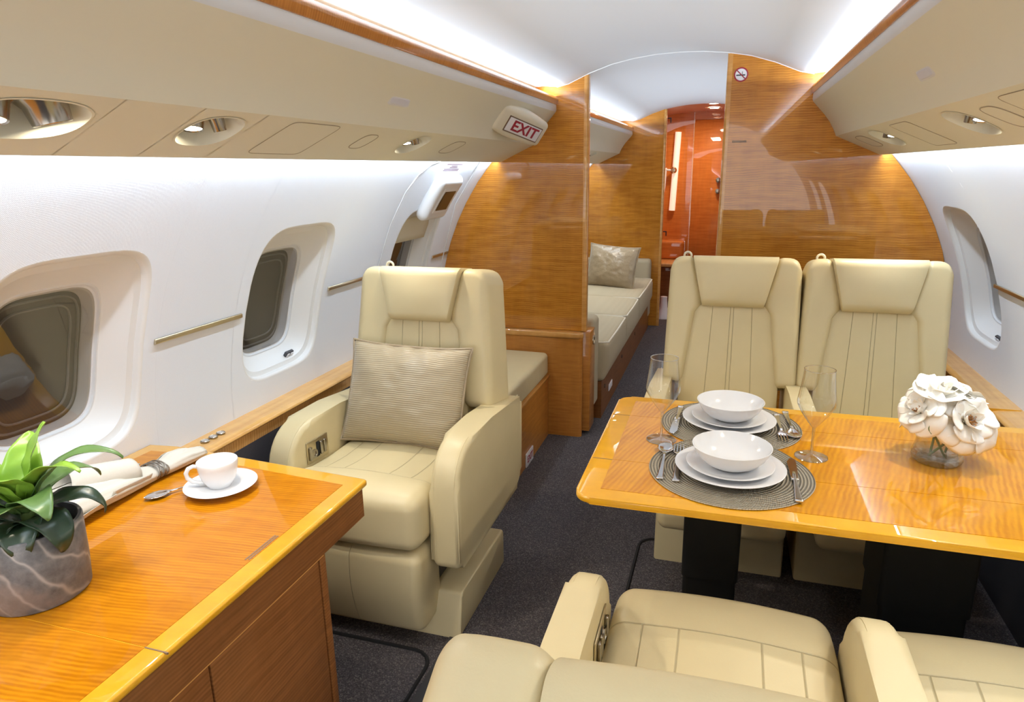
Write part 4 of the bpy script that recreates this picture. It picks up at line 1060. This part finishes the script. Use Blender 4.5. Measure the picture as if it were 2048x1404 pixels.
for (r, z) in ((.041, .053), (.050, .056), (.060, .052), (.066, .042), (.064, .030), (.054, .019), (.042, .015), (.034, .014)): hp.append((r*math.cos(ha), r*math.sin(ha), z))
tube(bm, hp, [.004, .0045, .0048, .005, .005, .0048, .0045, .004], 10); obj('handle', bm, 'china', root, 80)
# teaspoon
root = thing('tea_spoon', 'small chrome teaspoon between the napkin and saucer', 'spoon', (-.893, 1.107, CZ+.0004), math.radians(148)); root.scale = (1.2, 1.2, 1.2)
bm = NB(); tube(bm, [(0, -.062, .0085), (0, -.03, .006), (0, .0, .005), (0, .022, .0055)], [.0026, .0022, .0016, .0022], 8); obj('handle', bm, 'chrome', root)
bm = NB(); pr = [(.020, .002), (.028, .008), (.038, .0135), (.048, .0145), (.058, .0115), (.065, .005), (.067, .001)]
grid(bm, lambda a, b: (lambda k: ((2*b-1)*pr[k][1], pr[k][0], .0062-.0046*(1-(2*b-1)**2)*max(0, 1-((pr[k][0]-.045)/.024)**2)))(int(round(a*(len(pr)-1)))), len(pr), 9); o = obj('bowl', bm, 'chrome', root, 80); solid(o, .0012, 0)
# napkin: a rolled cloth drawn through a ring, flaring at the left end
nA, nB = Vector((-1.030, .880, CZ)), Vector((-.990, 1.275, CZ))
ax = (nB-nA).normalized(); side = Vector((ax.y, -ax.x, 0)); Lr = (nB-nA).length
root = thing('napkin', 'rolled ivory linen napkin drawn through a ring', 'napkin', nA, 0)
def roll(turns, r_of, th0, z_off=0.0, ragged=0.0, t0=0.0, t1=1.0, seed=0, flat=.75):
    bm = NB()
    def f(a, b):
        th = th0+turns*2*PI*a; t = t0+(t1-t0)*b
        if ragged: t = t - ragged*max(0, 1-b*3)*(.5+.5*math.sin(3*th+seed))
        r = r_of(t)*(1-.16*a)*(1+.10*math.sin(2*th+seed+t*4)*(1-t)+.05*math.sin(5*th+seed)*(1-t)+.045*math.sin(11*th+seed*2)*min(1, abs(t-.66)*5))
        x, z = r*math.cos(th), r*math.sin(th)*flat
        fl = r_of(t)*flat
        return ax*(t*Lr) + side*x + Vector((0, 0, max(.0012+.0012*a, z+fl+z_off)))
    grid(bm, f, 64, 40); return bm
def rmain(t):
    p = [(0, .060), (.2, .056), (.36, .048), (.52, .038), (.61, .030), (.66, .026), (.71, .029), (.79, .036), (.87, .034), (.94, .026), (1, .022)]
    for (a, ra), (b, rb) in zip(p, p[1:]):
        if a <= t <= b: k = (t-a)/(b-a); k = k*k*(3-2*k); return ra+(rb-ra)*k
    return p[0][1] if t < 0 else p[-1][1]
o = obj('cloth_roll', roll(1.55, rmain, 2.4, 0, .20, 0, 1, 1.3, .62), 'napkin', root, 180); solid(o, .0011, 0)
o = obj('inner_fold', roll(1.4, lambda t: rmain(t)*.62, .4, .002, .12, .02, .97, 3.1, .7), 'napkin', root, 180); solid(o, .0010, 0)
bm = NB()
def fl(a, b):
    t = -.16+.52*b; u = 2*a-1; w = .066*(1-.40*b)
    return ax*(t*Lr-.02*abs(u))+side*(w*u+.018)+Vector((0, 0, max(.0015, .006+.014*b+.011*math.sin(u*6+b*2)*(1-b*.4)+.008*max(0, u))))
grid(bm, fl, 30, 20); o = obj('loose_flap', bm, 'napkin', root, 180); solid(o, .0010, 0)
bm = NB()
def curl(a, b):   # wide curl standing up at the flared end, open towards the near side
    th = -1.2+5.0*a; r = .041-.012*a-.006*b; t = .16+.36*b
    return ax*((t+.035*math.sin(th)*(1-b))*Lr)+side*(-.030*(1-b)+r*math.cos(th))+Vector((0, 0, .064-.018*b+r*.95*math.sin(th)))
grid(bm, curl, 36, 16); o = obj('curled_fold', bm, 'napkin', root, 180); solid(o, .0010, 0)
bm = NB()
def curl2(a, b):
    th = 2.6+3.6*a; r = .026-.005*a; t = .30+.28*b
    return ax*((t+.02*math.sin(th))*Lr)+side*(.034-.020*b+r*math.cos(th))+Vector((0, 0, .045-.010*b+r*math.sin(th)))
grid(bm, curl2, 26, 12); o = obj('curled_fold', bm, 'napkin', root, 180); solid(o, .0010, 0)
rc_ = nA+ax*(.66*Lr)
root = thing('napkin_ring', 'twisted pewter wire ring around the rolled napkin', 'ring', rc_+Vector((0, 0, .0210)), 0)
bm = NB()
for k in range(9):
    off = (k-4)*.0030; ph = k*1.7
    tube(bm, [side*(.0300*math.cos(a))+Vector((0, 0, 1))*(.0190*math.sin(a))+ax*(off+.003*math.sin(2*a+ph)) for a in [2*PI*j/40 for j in range(40)]], .0016, 6, closed=True)
obj('wire_coils', bm, plain('pewter', (.30, .26, .22), .35, .8), root)
# potted plant
PXc, PYc = -.845, .727
root = thing('potted_plant', 'green leafy plant in a grey marble pot on the credenza', 'plant', (PXc, PYc, CZ), 0)
bm = NB(); lathe(bm, [(0, 0), (.072, 0), (.0755, .003), (.0785, .05), (.0800, .128), (.0785, .1305), (.0735, .1305), (.072, .125), (.070, .10)], 64); obj('pot', bm, 'marble', root, 50)
bm = NB(); grid(bm, lambda a, b: (.072*b*math.cos(2*PI*a), .072*b*math.sin(2*PI*a), .104+.008*noise.noise(Vector((b*6*math.cos(2*PI*a), b*6*math.sin(2*PI*a), 1)))), 40, 8, closeu=True); obj('soil', bm, 'soil', root)
bm = NB(); tube(bm, [(0, 0, .09), (.004, .003, .14), (.002, 0, .19)], [.012, .011, .008], 10); obj('stem', bm, 'stem', root)
def leaf(az, elev, L, w, droop, mat, z0=.15, twist=0.0, curl=.25):
    a = math.radians(az); e = math.radians(elev); fwd = Vector((math.cos(a), math.sin(a), 0)); sd = Vector((-math.sin(a), math.cos(a), 0))
    bm = NB()
    def f(u, v):
        t = v; s = 2*u-1; ee = e-droop*t*t
        n = 24; hor = ver = 0.0
        for k in range(n):
            tk = t*(k+.5)/n; ek = e-droop*tk*tk*1.6; hor += math.cos(ek)*t/n; ver += math.sin(ek)*t/n
        ww = w*(math.sin(PI*min(1, .06+.94*t**.8))**.8)*(1-.15*t)+.003
        P = fwd*(L*hor+.006) + Vector((0, 0, z0+L*ver))
        up = Vector((-math.sin(ee)*fwd.x, -math.sin(ee)*fwd.y, math.cos(ee)))
        sdt = sd*math.cos(twist*t)+up*math.sin(twist*t)
        return P + sdt*(s*ww) + up*(curl*ww*abs(s)**1.4 + .0012*math.sin(v*22+u*5))
    grid(bm, f, 9, 22); o = obj('leaf', bm, mat, root, 180); solid(o, .0009, 0)
LV = [(60, 78, .19, .030, .25, 'leaflight'), (120, 70, .17, .034, .5, 'leaflight'), (-60, 66, .15, .036, .7, 'leaflight'), (200, 62, .17, .034, .8, 'leaflight'), (-110, 60, .15, .038, .9, 'leaflight'),
      (10, 62, .20, .028, 1.1, 'leaflight'), (38, 62, .27, .026, 1.25, 'leaf'), (-20, 50, .19, .034, 1.3, 'leaf'), (-75, 45, .17, .036, 1.5, 'leaf'), (75, 46, .20, .030, 1.3, 'leaf'), (150, 45, .19, .034, 1.3, 'leaf'), (-150, 45, .18, .034, 1.4, 'leaf'), (240, 52, .17, .034, 1.2, 'leaf'),
      (48, 34, .19, .026, 1.5, 'leafdark'), (-8, 22, .17, .040, 1.7, 'leafdark'), (-45, 25, .15, .036, 2.0, 'leafdark'), (-85, 20, .13, .036, 2.2, 'leafdark'), (110, 25, .17, .030, 1.6, 'leafdark'), (190, 25, .16, .032, 1.7, 'leafdark')]
for k, (az, el, L, w, dr, mt) in enumerate(LV):
    leaf(az, el, L*.74, w*.86, dr, mt, z0=.165 if mt == 'leaflight' else (.150 if mt == 'leaf' else .135), twist=.35*math.sin(k*2.1))
